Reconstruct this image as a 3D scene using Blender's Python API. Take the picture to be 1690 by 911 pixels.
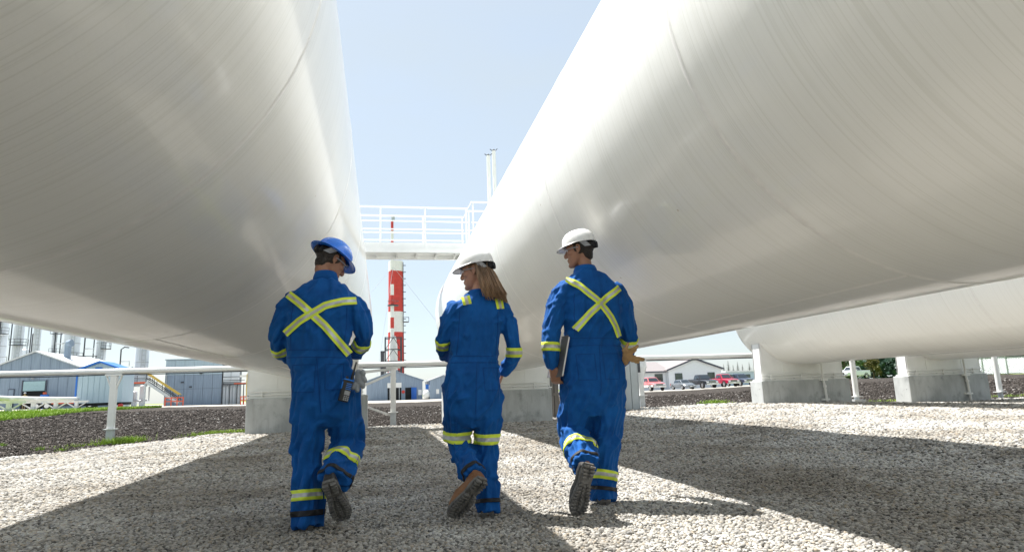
import bpy, bmesh, math, random
import numpy as np
from mathutils import Vector, Matrix, noise
from mathutils.bvhtree import BVHTree

for o in list(bpy.data.objects):
    bpy.data.objects.remove(o)
SC = bpy.context.scene
COL = SC.collection
R = math.radians
random.seed(7)
NP = np.random.RandomState(11)

# ------------------------------------------------------------------ camera
CAM_H = 0.79
YAW, PITCH, ROLL = R(11.74), R(10.25), R(2.0)
F = Vector((0, math.cos(PITCH), math.sin(PITCH)))
U = Vector((0, -math.sin(PITCH), math.cos(PITCH)))
X = Vector((1, 0, 0))
rx = X * math.cos(ROLL) - U * math.sin(ROLL)
ux = X * math.sin(ROLL) + U * math.cos(ROLL)
mz = Matrix.Rotation(-YAW, 3, 'Z')
rx, ux, F = mz @ rx, mz @ ux, mz @ F
cam_d = bpy.data.cameras.new('camera')
cam = bpy.data.objects.new('camera', cam_d)
COL.objects.link(cam)
cam.matrix_world = Matrix(((rx.x, ux.x, -F.x, 0), (rx.y, ux.y, -F.y, 0), (rx.z, ux.z, -F.z, CAM_H), (0, 0, 0, 1)))
cam_d.sensor_width = 36
cam_d.lens = 36 * 1050 / 1690
cam_d.clip_start = 0.05
cam_d.clip_end = 5000
SC.camera = cam

# ------------------------------------------------------------------ sky and sun
SUN = Vector((-0.38, 0.40, 1.0)).normalized()
SUN_EL = math.asin(SUN.z)
world = bpy.data.worlds.new('World')
SC.world = world
world.use_nodes = True
wn = world.node_tree
bg = wn.nodes['Background']
sky = wn.nodes.new('ShaderNodeTexSky')
sky.sky_type = 'NISHITA'
sky.sun_disc = False
sky.sun_elevation = SUN_EL
sky.sun_rotation = math.atan2(SUN.x, SUN.y)
sky.altitude = 200
sky.air_density = 1.0
sky.dust_density = 1.2
sky.ozone_density = 1.2
pale = wn.nodes.new('ShaderNodeMix'); pale.data_type = 'RGBA'
hz_c = wn.nodes.new('ShaderNodeTexCoord'); hz_m = wn.nodes.new('ShaderNodeMapping'); hz_m.inputs['Scale'].default_value = (1.0, 1.0, 2.6)
hz_n = wn.nodes.new('ShaderNodeTexNoise'); hz_n.inputs['Scale'].default_value = 2.2; hz_n.inputs['Detail'].default_value = 8; hz_n.inputs['Roughness'].default_value = 0.6
hz_r = wn.nodes.new('ShaderNodeMapRange'); hz_r.inputs['From Min'].default_value = 0.35; hz_r.inputs['From Max'].default_value = 0.75
hz_r.inputs['To Min'].default_value = 0.70; hz_r.inputs['To Max'].default_value = 0.86      # thin, slightly uneven high haze
wn.links.new(hz_c.outputs['Generated'], hz_m.inputs[0]); wn.links.new(hz_m.outputs[0], hz_n.inputs['Vector'])
wn.links.new(hz_n.outputs[0], hz_r.inputs[0]); wn.links.new(hz_r.outputs[0], pale.inputs[0])
pale.inputs[7].default_value = (2.55, 2.86, 3.0, 1)
wn.links.new(sky.outputs[0], pale.inputs[6])
wn.links.new(pale.outputs[2], bg.inputs[0])
bg.inputs[1].default_value = 0.115
sd = bpy.data.lights.new('sun', 'SUN')
sd.energy = 4.5
sd.angle = R(0.55)
sd.color = (1.0, 0.97, 0.925)
sun = bpy.data.objects.new('sun', sd)
COL.objects.link(sun)
sun.rotation_euler = (-SUN).to_track_quat('-Z', 'Y').to_euler()
sun.location = SUN * 60
SC.view_settings.view_transform = 'Standard'
SC.view_settings.look = 'None'
SC.view_settings.gamma = 1
SC.view_settings.exposure = 1.25
SC.cycles.caustics_reflective = False
SC.cycles.caustics_refractive = False
SC.cycles.max_bounces = 6
SC.cycles.diffuse_bounces = 5
SC.cycles.glossy_bounces = 3

# ------------------------------------------------------------------ materials
MATS = {}
def mat(name, col, rough=0.6, metal=0.0, spec=0.5, var=0.0, scale=8.0, bump=0.0, bscale=None, coat=0.0, rvar=0.0, stretch=None, emis=None, detail=5):
    """Principled material with procedural colour variation, roughness variation and fine relief."""
    if name in MATS: return MATS[name]
    m = bpy.data.materials.new(name); m.use_nodes = True
    n = m.node_tree; L = n.links
    p = n.nodes['Principled BSDF']
    p.inputs['Base Color'].default_value = (*col, 1)
    p.inputs['Roughness'].default_value = rough
    p.inputs['Metallic'].default_value = metal
    p.inputs['Specular IOR Level'].default_value = spec
    p.inputs['Coat Weight'].default_value = coat
    p.inputs['Coat Roughness'].default_value = 0.12
    tc = n.nodes.new('ShaderNodeTexCoord')
    src = tc.outputs['Object']
    if stretch:
        mp = n.nodes.new('ShaderNodeMapping'); mp.inputs['Scale'].default_value = stretch
        L.new(src, mp.inputs[0]); src = mp.outputs[0]
    tx = n.nodes.new('ShaderNodeTexNoise'); tx.inputs['Scale'].default_value = scale; tx.inputs['Detail'].default_value = detail
    L.new(src, tx.inputs['Vector'])
    if var:
        mr = n.nodes.new('ShaderNodeMapRange')
        mr.inputs['From Min'].default_value = 0.3; mr.inputs['From Max'].default_value = 0.7
        mr.inputs['To Min'].default_value = 1 - var; mr.inputs['To Max'].default_value = 1 + var
        L.new(tx.outputs[0], mr.inputs[0])
        mx = n.nodes.new('ShaderNodeVectorMath'); mx.operation = 'SCALE'
        mx.inputs[0].default_value = col
        L.new(mr.outputs[0], mx.inputs['Scale'])
        L.new(mx.outputs[0], p.inputs['Base Color'])
    if rvar:
        mr = n.nodes.new('ShaderNodeMapRange')
        mr.inputs['From Min'].default_value = 0.3; mr.inputs['From Max'].default_value = 0.7
        mr.inputs['To Min'].default_value = max(0, rough - rvar); mr.inputs['To Max'].default_value = min(1, rough + rvar)
        L.new(tx.outputs[0], mr.inputs[0]); L.new(mr.outputs[0], p.inputs['Roughness'])
    if bump:
        t2 = n.nodes.new('ShaderNodeTexNoise'); t2.inputs['Scale'].default_value = bscale or scale * 4; t2.inputs['Detail'].default_value = 6
        L.new(src, t2.inputs['Vector'])
        b = n.nodes.new('ShaderNodeBump'); b.inputs['Strength'].default_value = bump; b.inputs['Distance'].default_value = 0.02
        L.new(t2.outputs[0], b.inputs['Height']); L.new(b.outputs[0], p.inputs['Normal'])
    if emis:
        p.inputs['Emission Color'].default_value = (*emis[:3], 1); p.inputs['Emission Strength'].default_value = emis[3]
    MATS[name] = m
    return m

def nodes_of(m):
    return m.node_tree.nodes, m.node_tree.links, m.node_tree.nodes['Principled BSDF']

# tank paint: glossy off-white with faint hoop marks from rolling and thin runs of dirt
def tank_paint():
    m = bpy.data.materials.new('tank_paint'); m.use_nodes = True
    n, L, p = nodes_of(m)
    tc = n.new('ShaderNodeTexCoord')
    mp = n.new('ShaderNodeMapping'); mp.inputs['Scale'].default_value = (0.25, 105.0, 0.25)
    L.new(tc.outputs['Object'], mp.inputs[0])
    hoop = n.new('ShaderNodeTexNoise'); hoop.inputs['Scale'].default_value = 1.0; hoop.inputs['Detail'].default_value = 3; hoop.inputs['Roughness'].default_value = 0.65
    L.new(mp.outputs[0], hoop.inputs['Vector'])
    rl = n.new('ShaderNodeMapRange'); rl.inputs['From Min'].default_value = 0.34; rl.inputs['From Max'].default_value = 0.48
    L.new(hoop.outputs[0], rl.inputs[0])
    big = n.new('ShaderNodeTexNoise'); big.inputs['Scale'].default_value = 0.55; big.inputs['Detail'].default_value = 4
    L.new(tc.outputs['Object'], big.inputs['Vector'])
    mix = n.new('ShaderNodeMix'); mix.data_type = 'RGBA'
    mix.inputs[6].default_value = (0.81, 0.81, 0.765, 1); mix.inputs[7].default_value = (0.89, 0.89, 0.855, 1)
    L.new(rl.outputs[0], mix.inputs[0])
    mr = n.new('ShaderNodeMapRange'); mr.inputs['From Min'].default_value = 0.3; mr.inputs['From Max'].default_value = 0.7
    mr.inputs['To Min'].default_value = 0.965; mr.inputs['To Max'].default_value = 1.025
    L.new(big.outputs[0], mr.inputs[0])
    sc = n.new('ShaderNodeVectorMath'); sc.operation = 'SCALE'
    L.new(mix.outputs[2], sc.inputs[0]); L.new(mr.outputs[0], sc.inputs['Scale'])
    L.new(sc.outputs[0], p.inputs['Base Color'])
    rr = n.new('ShaderNodeMapRange'); rr.inputs['From Min'].default_value = 0.3; rr.inputs['From Max'].default_value = 0.7
    rr.inputs['To Min'].default_value = 0.30; rr.inputs['To Max'].default_value = 0.44
    L.new(big.outputs[0], rr.inputs[0]); L.new(rr.outputs[0], p.inputs['Roughness'])
    p.inputs['Specular IOR Level'].default_value = 0.6
    p.inputs['Coat Weight'].default_value = 0.5; p.inputs['Coat Roughness'].default_value = 0.09
    fine = n.new('ShaderNodeTexNoise'); fine.inputs['Scale'].default_value = 60; fine.inputs['Detail'].default_value = 3
    L.new(tc.outputs['Object'], fine.inputs['Vector'])
    b1 = n.new('ShaderNodeBump'); b1.inputs['Strength'].default_value = 0.10; b1.inputs['Distance'].default_value = 0.004
    L.new(fine.outputs[0], b1.inputs['Height'])
    b2 = n.new('ShaderNodeBump'); b2.inputs['Strength'].default_value = 0.03; b2.inputs['Distance'].default_value = 0.012
    L.new(hoop.outputs[0], b2.inputs['Height']); L.new(b1.outputs[0], b2.inputs['Normal'])
    wv = n.new('ShaderNodeTexNoise'); wv.inputs['Scale'].default_value = 1.1; wv.inputs['Detail'].default_value = 2
    L.new(tc.outputs['Object'], wv.inputs['Vector'])
    b3 = n.new('ShaderNodeBump'); b3.inputs['Strength'].default_value = 0.12; b3.inputs['Distance'].default_value = 0.05
    L.new(wv.outputs[0], b3.inputs['Height']); L.new(b2.outputs[0], b3.inputs['Normal'])
    L.new(b3.outputs[0], p.inputs['Normal'])
    sp = n.new('ShaderNodeTexVoronoi'); sp.inputs['Scale'].default_value = 2.3
    L.new(tc.outputs['Object'], sp.inputs['Vector'])
    sm = n.new('ShaderNodeMapRange'); sm.inputs['From Min'].default_value = 0.012; sm.inputs['From Max'].default_value = 0.03; sm.inputs['To Min'].default_value = 0.75; sm.inputs['To Max'].default_value = 0.0
    L.new(sp.outputs['Distance'], sm.inputs[0])
    rm = n.new('ShaderNodeMix'); rm.data_type = 'RGBA'; rm.inputs[7].default_value = (0.42, 0.33, 0.24, 1)
    st = n.new('ShaderNodeMapping'); st.inputs['Scale'].default_value = (0.7, 9.0, 0.7); L.new(tc.outputs['Object'], st.inputs[0])
    sn = n.new('ShaderNodeTexNoise'); sn.inputs['Scale'].default_value = 1.0; sn.inputs['Detail'].default_value = 6; L.new(st.outputs[0], sn.inputs['Vector'])
    sr = n.new('ShaderNodeMapRange'); sr.inputs['From Min'].default_value = 0.56; sr.inputs['From Max'].default_value = 0.78; sr.inputs['To Max'].default_value = 0.14
    L.new(sn.outputs[0], sr.inputs[0])
    dm = n.new('ShaderNodeMix'); dm.data_type = 'RGBA'; dm.inputs[7].default_value = (0.55, 0.53, 0.47, 1)
    L.new(sc.outputs[0], dm.inputs[6]); L.new(sr.outputs[0], dm.inputs[0])
    L.new(dm.outputs[2], rm.inputs[6]); L.new(sm.outputs[0], rm.inputs[0]); L.new(rm.outputs[2], p.inputs['Base Color'])
    return m
TANK = tank_paint()

def pebble_mat(name, stops, rough=0.85, dirt=False):
    """Stone colour picked per stone by the instance's random number."""
    m = bpy.data.materials.new(name); m.use_nodes = True
    n, L, p = nodes_of(m)
    oi = n.new('ShaderNodeObjectInfo')
    cr = n.new('ShaderNodeValToRGB'); cr.color_ramp.interpolation = 'LINEAR'
    e = cr.color_ramp.elements
    while len(e) < len(stops): e.new(0.5)
    for i, (pos, c) in enumerate(stops):
        e[i].position = pos; e[i].color = (*c, 1)
    L.new(oi.outputs['Random'], cr.inputs[0])
    tc = n.new('ShaderNodeTexCoord')
    t = n.new('ShaderNodeTexNoise'); t.inputs['Scale'].default_value = 2.5; t.inputs['Detail'].default_value = 5
    L.new(tc.outputs['Object'], t.inputs['Vector'])
    mr = n.new('ShaderNodeMapRange'); mr.inputs['To Min'].default_value = 0.75; mr.inputs['To Max'].default_value = 1.25
    L.new(t.outputs[0], mr.inputs[0])
    s = n.new('ShaderNodeVectorMath'); s.operation = 'SCALE'
    L.new(cr.outputs[0], s.inputs[0]); L.new(mr.outputs[0], s.inputs['Scale']); L.new(s.outputs[0], p.inputs['Base Color'])
    if dirt:
        ge = n.new('ShaderNodeNewGeometry')
        dn = n.new('ShaderNodeTexNoise'); dn.inputs['Scale'].default_value = 0.75; dn.inputs['Detail'].default_value = 6; dn.inputs['Roughness'].default_value = 0.62
        L.new(ge.outputs['Position'], dn.inputs['Vector'])
        dr = n.new('ShaderNodeMapRange'); dr.inputs['From Min'].default_value = 0.36; dr.inputs['From Max'].default_value = 0.60
        L.new(dn.outputs[0], dr.inputs[0])
        dm = n.new('ShaderNodeMix'); dm.data_type = 'RGBA'; dm.blend_type = 'MULTIPLY'; dm.inputs[0].default_value = 1
        dc = n.new('ShaderNodeValToRGB'); dc.color_ramp.elements[0].color = (0.62, 0.585, 0.54, 1); dc.color_ramp.elements[1].color = (1, 1, 1, 1)
        L.new(dr.outputs[0], dc.inputs[0]); L.new(s.outputs[0], dm.inputs[6]); L.new(dc.outputs[0], dm.inputs[7]); L.new(dm.outputs[2], p.inputs['Base Color'])
    p.inputs['Roughness'].default_value = rough
    p.inputs['Specular IOR Level'].default_value = 0.3
    return m

def ground_mat(name, cols, cell, bump, dist, noise_scale=0.6, rough=0.95):
    """Loose ground seen as a sheet: voronoi lumps in colour and relief, over broad patches."""
    m = bpy.data.materials.new(name); m.use_nodes = True
    n, L, p = nodes_of(m)
    tc = n.new('ShaderNodeTexCoord')
    v = n.new('ShaderNodeTexVoronoi'); v.inputs['Scale'].default_value = cell; v.inputs['Randomness'].default_value = 1
    L.new(tc.outputs['Object'], v.inputs['Vector'])
    cr = n.new('ShaderNodeValToRGB'); e = cr.color_ramp.elements
    while len(e) < len(cols): e.new(0.5)
    for i, c in enumerate(cols):
        e[i].position = i / max(1, len(cols) - 1); e[i].color = (*c, 1)
    sep = n.new('ShaderNodeSeparateColor'); L.new(v.outputs['Color'], sep.inputs[0]); L.new(sep.outputs[0], cr.inputs[0])
    big = n.new('ShaderNodeTexNoise'); big.inputs['Scale'].default_value = noise_scale; big.inputs['Detail'].default_value = 6
    L.new(tc.outputs['Object'], big.inputs['Vector'])
    mr = n.new('ShaderNodeMapRange'); mr.inputs['From Min'].default_value = 0.3; mr.inputs['From Max'].default_value = 0.7
    mr.inputs['To Min'].default_value = 0.8; mr.inputs['To Max'].default_value = 1.18
    L.new(big.outputs[0], mr.inputs[0])
    s = n.new('ShaderNodeVectorMath'); s.operation = 'SCALE'
    L.new(cr.outputs[0], s.inputs[0]); L.new(mr.outputs[0], s.inputs['Scale']); L.new(s.outputs[0], p.inputs['Base Color'])
    b = n.new('ShaderNodeBump'); b.inputs['Strength'].default_value = bump; b.inputs['Distance'].default_value = dist; b.invert = True
    L.new(v.outputs['Distance'], b.inputs['Height'])
    L.new(b.outputs[0], p.inputs['Normal'])
    p.inputs['Roughness'].default_value = rough
    p.inputs['Specular IOR Level'].default_value = 0.2
    return m

# ------------------------------------------------------------------ mesh helpers
def tag(o, label=None, cat=None, group=None, kind=None):
    if label: o['label'] = label
    if cat: o['category'] = cat
    if group: o['group'] = group
    if kind: o['kind'] = kind
    return o

def thing(name, label, cat, loc=(0, 0, 0), rz=0.0, group=None):
    o = bpy.data.objects.new(name, None)
    o.empty_display_size = 0.2
    COL.objects.link(o)
    o.location = loc
    o.rotation_euler = (0, 0, rz)
    return tag(o, label, cat, group)

def root_loc(o):
    while o.parent: o = o.parent
    return Vector(o.location)

class MB:
    def __init__(self):
        self.v, self.f, self.mi, self.cur = [], [], [], 0
    def add(self, vs, fs):
        b = len(self.v)
        self.v.extend([tuple(p) for p in vs])
        for f in fs:
            self.f.append(tuple(i + b for i in f)); self.mi.append(self.cur)
        return self
    def box(self, c, s, rot=None):
        hx, hy, hz = s[0] / 2, s[1] / 2, s[2] / 2
        vs = [Vector((x, y, z)) for x in (-hx, hx) for y in (-hy, hy) for z in (-hz, hz)]
        if rot is not None: vs = [rot @ p for p in vs]
        c = Vector(c)
        return self.add([p + c for p in vs], [(0, 1, 3, 2), (4, 6, 7, 5), (0, 4, 5, 1), (2, 3, 7, 6), (0, 2, 6, 4), (1, 5, 7, 3)])
    def span(self, a, b):
        return self.box([(a[i] + b[i]) / 2 for i in range(3)], [abs(a[i] - b[i]) for i in range(3)])
    def beam(self, p0, p1, w, h, up=(0, 0, 1)):
        p0, p1 = Vector(p0), Vector(p1); d = p1 - p0; l = d.length; d = d / l
        s = d.cross(Vector(up))
        if s.length < 1e-4: s = d.cross(Vector((0, 1, 0)))
        s.normalize(); u = s.cross(d)
        m = Matrix((s, d, u)).transposed()
        return self.box((p0 + p1) / 2, (w, l, h), m)
    def rings(self, rings, cap=True, closed=True):
        n = len(rings[0]); b = len(self.v); fs = []
        for k in range(len(rings) - 1):
            for i in range(n if closed else n - 1):
                j = (i + 1) % n
                fs.append((k * n + i, k * n + j, (k + 1) * n + j, (k + 1) * n + i))
        if cap:
            fs.append(tuple(range(n - 1, -1, -1))); fs.append(tuple((len(rings) - 1) * n + i for i in range(n)))
        return self.add([p for r in rings for p in r], fs)
    def tube(self, pts, r, n=10, cap=True, flat=None):
        """Round tube along a polyline; r is a number or one radius per point."""
        pts = [Vector(p) for p in pts]; k = len(pts)
        rr = r if isinstance(r, (list, tuple)) else [r] * k
        out = []; ref = None
        for i, p in enumerate(pts):
            t = (pts[min(i + 1, k - 1)] - pts[max(i - 1, 0)]).normalized()
            if ref is None:
                ref = Vector((0, 0, 1)) if abs(t.z) < 0.9 else Vector((1, 0, 0))
            s = t.cross(ref).normalized(); u = s.cross(t).normalized(); ref = u
            out.append([p + (s * math.cos(a) + u * math.sin(a)) * rr[i] for a in [2 * math.pi * j / n for j in range(n)]])
        return self.rings(out, cap)
    def cyl(self, p0, p1, r0, r1=None, n=16, cap=True):
        return self.tube([p0, p1], [r0, r0 if r1 is None else r1], n, cap)
    def ball(self, c, r, n=12, k=8, rot=None):
        c = Vector(c); rr = r if isinstance(r, (list, tuple)) else (r, r, r)
        rings = []
        for i in range(k + 1):
            th = math.pi * (0.02 + 0.96 * i / k)
            ring = []
            for j in range(n):
                a = 2 * math.pi * j / n
                p = Vector((rr[0] * math.sin(th) * math.cos(a), rr[1] * math.sin(th) * math.sin(a), -rr[2] * math.cos(th)))
                ring.append(c + (rot @ p if rot is not None else p))
            rings.append(ring)
        return self.rings(rings)
    def prism(self, poly, a, b):
        """Extrude polygon (3d points) from offset a to offset b (vectors)."""
        n = len(poly); a, b = Vector(a), Vector(b)
        return self.rings([[Vector(p) + a for p in poly], [Vector(p) + b for p in poly]])
    def mesh(self, name):
        me = bpy.data.meshes.new(name); me.from_pydata(self.v, [], self.f); me.update()
        bm = bmesh.new(); bm.from_mesh(me)
        bmesh.ops.recalc_face_normals(bm, faces=bm.faces)
        bm.to_mesh(me); bm.free()
        return me
    def build(self, name, m, parent=None, smooth=False, bevel=0, local=False, origin=None, recalc=True):
        """Link as one mesh object. World coordinates are moved into the parent's frame unless local."""
        me = bpy.data.meshes.new(name)
        vs = self.v
        if parent is not None and not local:
            o = root_loc(parent); vs = [(p[0] - o.x, p[1] - o.y, p[2] - o.z) for p in vs]
        elif origin is not None:
            o = Vector(origin); vs = [(p[0] - o.x, p[1] - o.y, p[2] - o.z) for p in vs]
        me.from_pydata(vs, [], self.f)
        if recalc:
            bm = bmesh.new(); bm.from_mesh(me); bmesh.ops.recalc_face_normals(bm, faces=bm.faces); bm.to_mesh(me); bm.free()
        ms = m if isinstance(m, (list, tuple)) else [m]
        for x in ms: me.materials.append(x)
        if len(ms) > 1: me.polygons.foreach_set('material_index', self.mi)
        if smooth:
            me.polygons.foreach_set('use_smooth', [True] * len(me.polygons))
        me.update()
        ob = bpy.data.objects.new(name, me)
        COL.objects.link(ob)
        if parent is not None: ob.parent = parent
        elif origin is not None: ob.location = origin
        if smooth and smooth != 'all':
            try: me.set_sharp_from_angle(angle=R(38))
            except Exception: pass
        if bevel:
            b = ob.modifiers.new('bevel', 'BEVEL'); b.width = bevel; b.segments = 2; b.limit_method = 'ANGLE'; b.angle_limit = R(40)
        return ob

def copy_tree(o, parent=None):
    c = o.copy(); COL.objects.link(c); c.parent = parent
    for ch in list(o.children): copy_tree(ch, c)
    return c

def sstep(a, b, x):
    t = min(1.0, max(0.0, (x - a) / (b - a))); return t * t * (3 - 2 * t)

# ------------------------------------------------------------------ terrain
FAR_T = [-9, -0.5, -0.42, -0.25, -0.12, 0.0, 0.06, 0.3, 0.5, 0.72, 0.82, 1.1, 9]
FAR_Z = [0.75, 0.75, 0.62, 0.45, 0.22, 0.0, -0.05, 0.10, 0.22, 0.62, 0.82, 0.78, 0.78]
def g(x, y):
    """Height of the ground."""
    z = 0.0
    r = math.hypot(x, y)
    near = 1 - sstep(20, 30, r)
    z += near * 0.16 * sstep(4.6, 6.4, x) * (1 - 0.75 * sstep(12.0, 15.5, x)) * sstep(1.0, 4.0, y)
    z += near * 0.05 * math.exp(-((x - 9.8) ** 2 + (y - 17.2) ** 2) / 6.0)
    z -= near * 0.13 * sstep(-3.6, -6.4, x) * sstep(5, 12, y)
    if y > 5:
        t = x / y
        z += float(np.interp(t, FAR_T, FAR_Z)) * sstep(26, 58, r)
    z += near * 0.018 * noise.noise(Vector((x * 0.9, y * 0.9, 3.1))) * sstep(2.0, 8.0, abs(x - 0.6) + abs(y - 4.2))
    return z

def az(x, y): return math.degrees(math.atan2(x, y))
# edge between the gravel pad and the soil, then soil and yard, as radius over azimuth (degrees right of +Y)
GR_A = [-180, -80, -42, -31, -27, -20, -12, -1.5, 5, 13, 24, 31, 41, 50, 60, 90, 180]
GR_R = [30, 22, 13.0, 14.2, 15.4, 17.0, 17.4, 17.25, 17.3, 17.7, 18.9, 20.3, 23.0, 26.0, 29.0, 40, 40]
def r_gravel(a): return float(np.interp(a, GR_A, GR_R)) + 0.12 * math.sin(a * 0.9) + 0.10 * math.sin(a * 2.3 + 1)
SO_A = [-90, -32, -28, -24, -20, -16, -11, -3, 4, 12, 20, 28, 33, 37, 42, 50, 70]
SO_R = [32, 33, 36, 43, 51, 57, 62, 74, 76, 72, 74, 76, 78, 60, 58, 56, 56]
def r_soil(a): return float(np.interp(a, SO_A, SO_R)) + 0.5 * math.sin(a * 1.1)

def polar_sheet(name, m, a0, a1, na, r_in, r_out, nr, dz, power=1.0, rough=0.0, rs=1.0):
    mb = MB(); rows = []
    for i in range(na + 1):
        a = a0 + (a1 - a0) * i / na
        ri, ro = r_in(a), r_out(a); row = []
        for k in range(nr + 1):
            t = (k / nr) ** power
            r = ri + (ro - ri) * t
            x, y = r * math.sin(R(a)), r * math.cos(R(a))
            z = g(x, y) + dz
            if rough: z += rough * noise.fractal(Vector((x * rs, y * rs, 1.7)), 0.9, 2.1, 4)
            row.append((x, y, z))
        rows.append(row)
    mb.rings(rows, cap=False, closed=False)
    return mb.build(name, m, smooth='all')

M_grass_ground = ground_mat('grass_ground', [(0.13, 0.20, 0.03), (0.20, 0.28, 0.05), (0.27, 0.33, 0.08)], 9, 0.6, 0.05, 0.25)
M_gravel = ground_mat('gravel_bed', [(0.22, 0.21, 0.19), (0.36, 0.345, 0.315), (0.47, 0.45, 0.41), (0.40, 0.375, 0.33)], 40, 1.0, 0.03, 1.2)
M_soil = ground_mat('dark_soil', [(0.026, 0.021, 0.018), (0.046, 0.038, 0.032), (0.070, 0.058, 0.050), (0.11, 0.095, 0.08)], 19, 1.0, 0.07, 0.35)
M_yard = ground_mat('pale_gravel_yard', [(0.33, 0.31, 0.28), (0.42, 0.40, 0.36), (0.37, 0.35, 0.31)], 14, 0.3, 0.02, 0.2)
tag(polar_sheet('ground', M_grass_ground, -180, 180, 120, lambda a: 0.001, lambda a: 2400, 90, -0.05, 3.0), kind='structure')
tag(polar_sheet('gravel_pad', M_gravel, -180, 180, 240, lambda a: 0.002, r_gravel, 70, 0.0, 1.3), kind='structure')
tag(polar_sheet('soil_field', M_soil, -60, 70, 260, lambda a: r_gravel(a) - 0.3, r_soil, 120, -0.012, 1.5, 0.035, 2.2), kind='structure')
YARD_R = lambda a: r_soil(a) + float(np.interp(a, [-60, -32, -26, -10, 10, 30, 34, 37, 45, 70], [200, 200, 200, 200, 200, 200, 120, 9, 6, 6]))
YARD_IN = lambda a: r_soil(a) + float(np.interp(a, [-60, -34, -29, -24, -20, -17, 70], [14, 14, 12, 9, 3, -0.4, -0.4]))
tag(polar_sheet('yard', M_yard, -60, 70, 160, YARD_IN, YARD_R, 24, -0.03), kind='structure')

# ------------------------------------------------------------------ loose stones, clods and grass (nobody could count them)
def stone_variants(prefix, m, n, sub, lump, flat, jag=0.0):
    c = bpy.data.collections.new(prefix)
    for i in range(n):
        bm = bmesh.new(); bmesh.ops.create_icosphere(bm, subdivisions=sub, radius=0.5)
        off = Vector((i * 7.3, i * 3.1, i * 1.7))
        s = Vector((random.uniform(0.8, 1.2), random.uniform(0.65, 0.95), random.uniform(flat, flat + 0.25)))
        for v in bm.verts:
            d = 1 + lump * noise.noise(v.co * 2.2 + off) + jag * noise.noise(v.co * 5 + off)
            v.co = Vector((v.co.x * s.x * d, v.co.y * s.y * d, v.co.z * s.z * d))
        me = bpy.data.meshes.new(prefix); bm.to_mesh(me); bm.free()
        me.materials.append(m)
        me.polygons.foreach_set('use_smooth', [True] * len(me.polygons))
        c.objects.link(bpy.data.objects.new(prefix, me))
    return c

def scatter(ob, coll, smin, smax, seed=1, tilt=0.5):
    ng = bpy.data.node_groups.new('scatter', 'GeometryNodeTree')
    ng.interface.new_socket('Geometry', in_out='INPUT', socket_type='NodeSocketGeometry')
    ng.interface.new_socket('Geometry', in_out='OUTPUT', socket_type='NodeSocketGeometry')
    N, L = ng.nodes, ng.links
    gi, go = N.new('NodeGroupInput'), N.new('NodeGroupOutput')
    d = N.new('GeometryNodeDistributePointsOnFaces'); d.distribute_method = 'RANDOM'
    d.inputs['Seed'].default_value = seed
    na = N.new('GeometryNodeInputNamedAttribute'); na.data_type = 'FLOAT'; na.inputs['Name'].default_value = 'dens'
    L.new(gi.outputs[0], d.inputs['Mesh']); L.new(na.outputs['Attribute'], d.inputs['Density'])
    nsz = N.new('GeometryNodeInputNamedAttribute'); nsz.data_type = 'FLOAT'; nsz.inputs['Name'].default_value = 'size'
    cap = N.new('GeometryNodeCaptureAttribute') if False else None
    ci = N.new('GeometryNodeCollectionInfo'); ci.inputs['Collection'].default_value = coll
    ci.inputs['Separate Children'].default_value = True; ci.inputs['Reset Children'].default_value = True
    ip = N.new('GeometryNodeInstanceOnPoints'); ip.inputs['Pick Instance'].default_value = True
    L.new(d.outputs['Points'], ip.inputs['Points']); L.new(ci.outputs[0], ip.inputs['Instance'])
    rv = N.new('FunctionNodeRandomValue'); rv.data_type = 'FLOAT_VECTOR'
    rv.inputs[0].default_value = (-tilt, -tilt, 0); rv.inputs[1].default_value = (tilt, tilt, 6.283)
    rv.inputs['Seed'].default_value = seed + 3
    L.new(rv.outputs[0], ip.inputs['Rotation'])
    rs = N.new('FunctionNodeRandomValue'); rs.data_type = 'FLOAT'
    rs.inputs[2].default_value = smin; rs.inputs[3].default_value = smax; rs.inputs['Seed'].default_value = seed + 5
    mu = N.new('ShaderNodeMath'); mu.operation = 'MULTIPLY'
    L.new(rs.outputs[1], mu.inputs[0]); L.new(nsz.outputs['Attribute'], mu.inputs[1])
    L.new(mu.outputs[0], ip.inputs['Scale'])
    L.new(ip.outputs[0], go.inputs[0])
    md = ob.modifiers.new('scatter', 'NODES'); md.node_group = ng

def set_fields(ob, dens, size):
    me = ob.data
    a = me.attributes.new('dens', 'FLOAT', 'POINT'); b = me.attributes.new('size', 'FLOAT', 'POINT')
    a.data.foreach_set('value', [dens(v.co) for v in me.vertices]); b.data.foreach_set('value', [size(v.co) for v in me.vertices])

PEB = pebble_mat('pebble', [(0.0, (0.085, 0.082, 0.077)), (0.16, (0.26, 0.250, 0.230)), (0.42, (0.42, 0.408, 0.380)), (0.66, (0.53, 0.517, 0.485)), (0.80, (0.43, 0.375, 0.295)), (0.90, (0.25, 0.253, 0.256)), (1.0, (0.63, 0.618, 0.588))], dirt=True)
pv = stone_variants('pebble', PEB, 6, 2, 0.25, 0.5)
PEB_R, PEB_D = [0, 4, 6, 8, 11, 14, 18, 30], [4400, 4400, 3000, 1700, 850, 480, 300, 220]
peb = polar_sheet('gravel_stones', PEB, -44, 62, 120, lambda a: 2.3, lambda a: r_gravel(a) + 0.05, 90, 0.004, 1.2)
set_fields(peb, lambda c: float(np.interp(c.length, PEB_R, PEB_D)),
           lambda c: 0.0215 * math.sqrt(4400 / float(np.interp(c.length, PEB_R, PEB_D))) ** 0.9)
scatter(peb, pv, 0.4, 1.55, 2)
tag(peb, 'loose pale grey and tan gravel stones covering the pad underfoot', 'gravel', kind='stuff')
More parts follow.
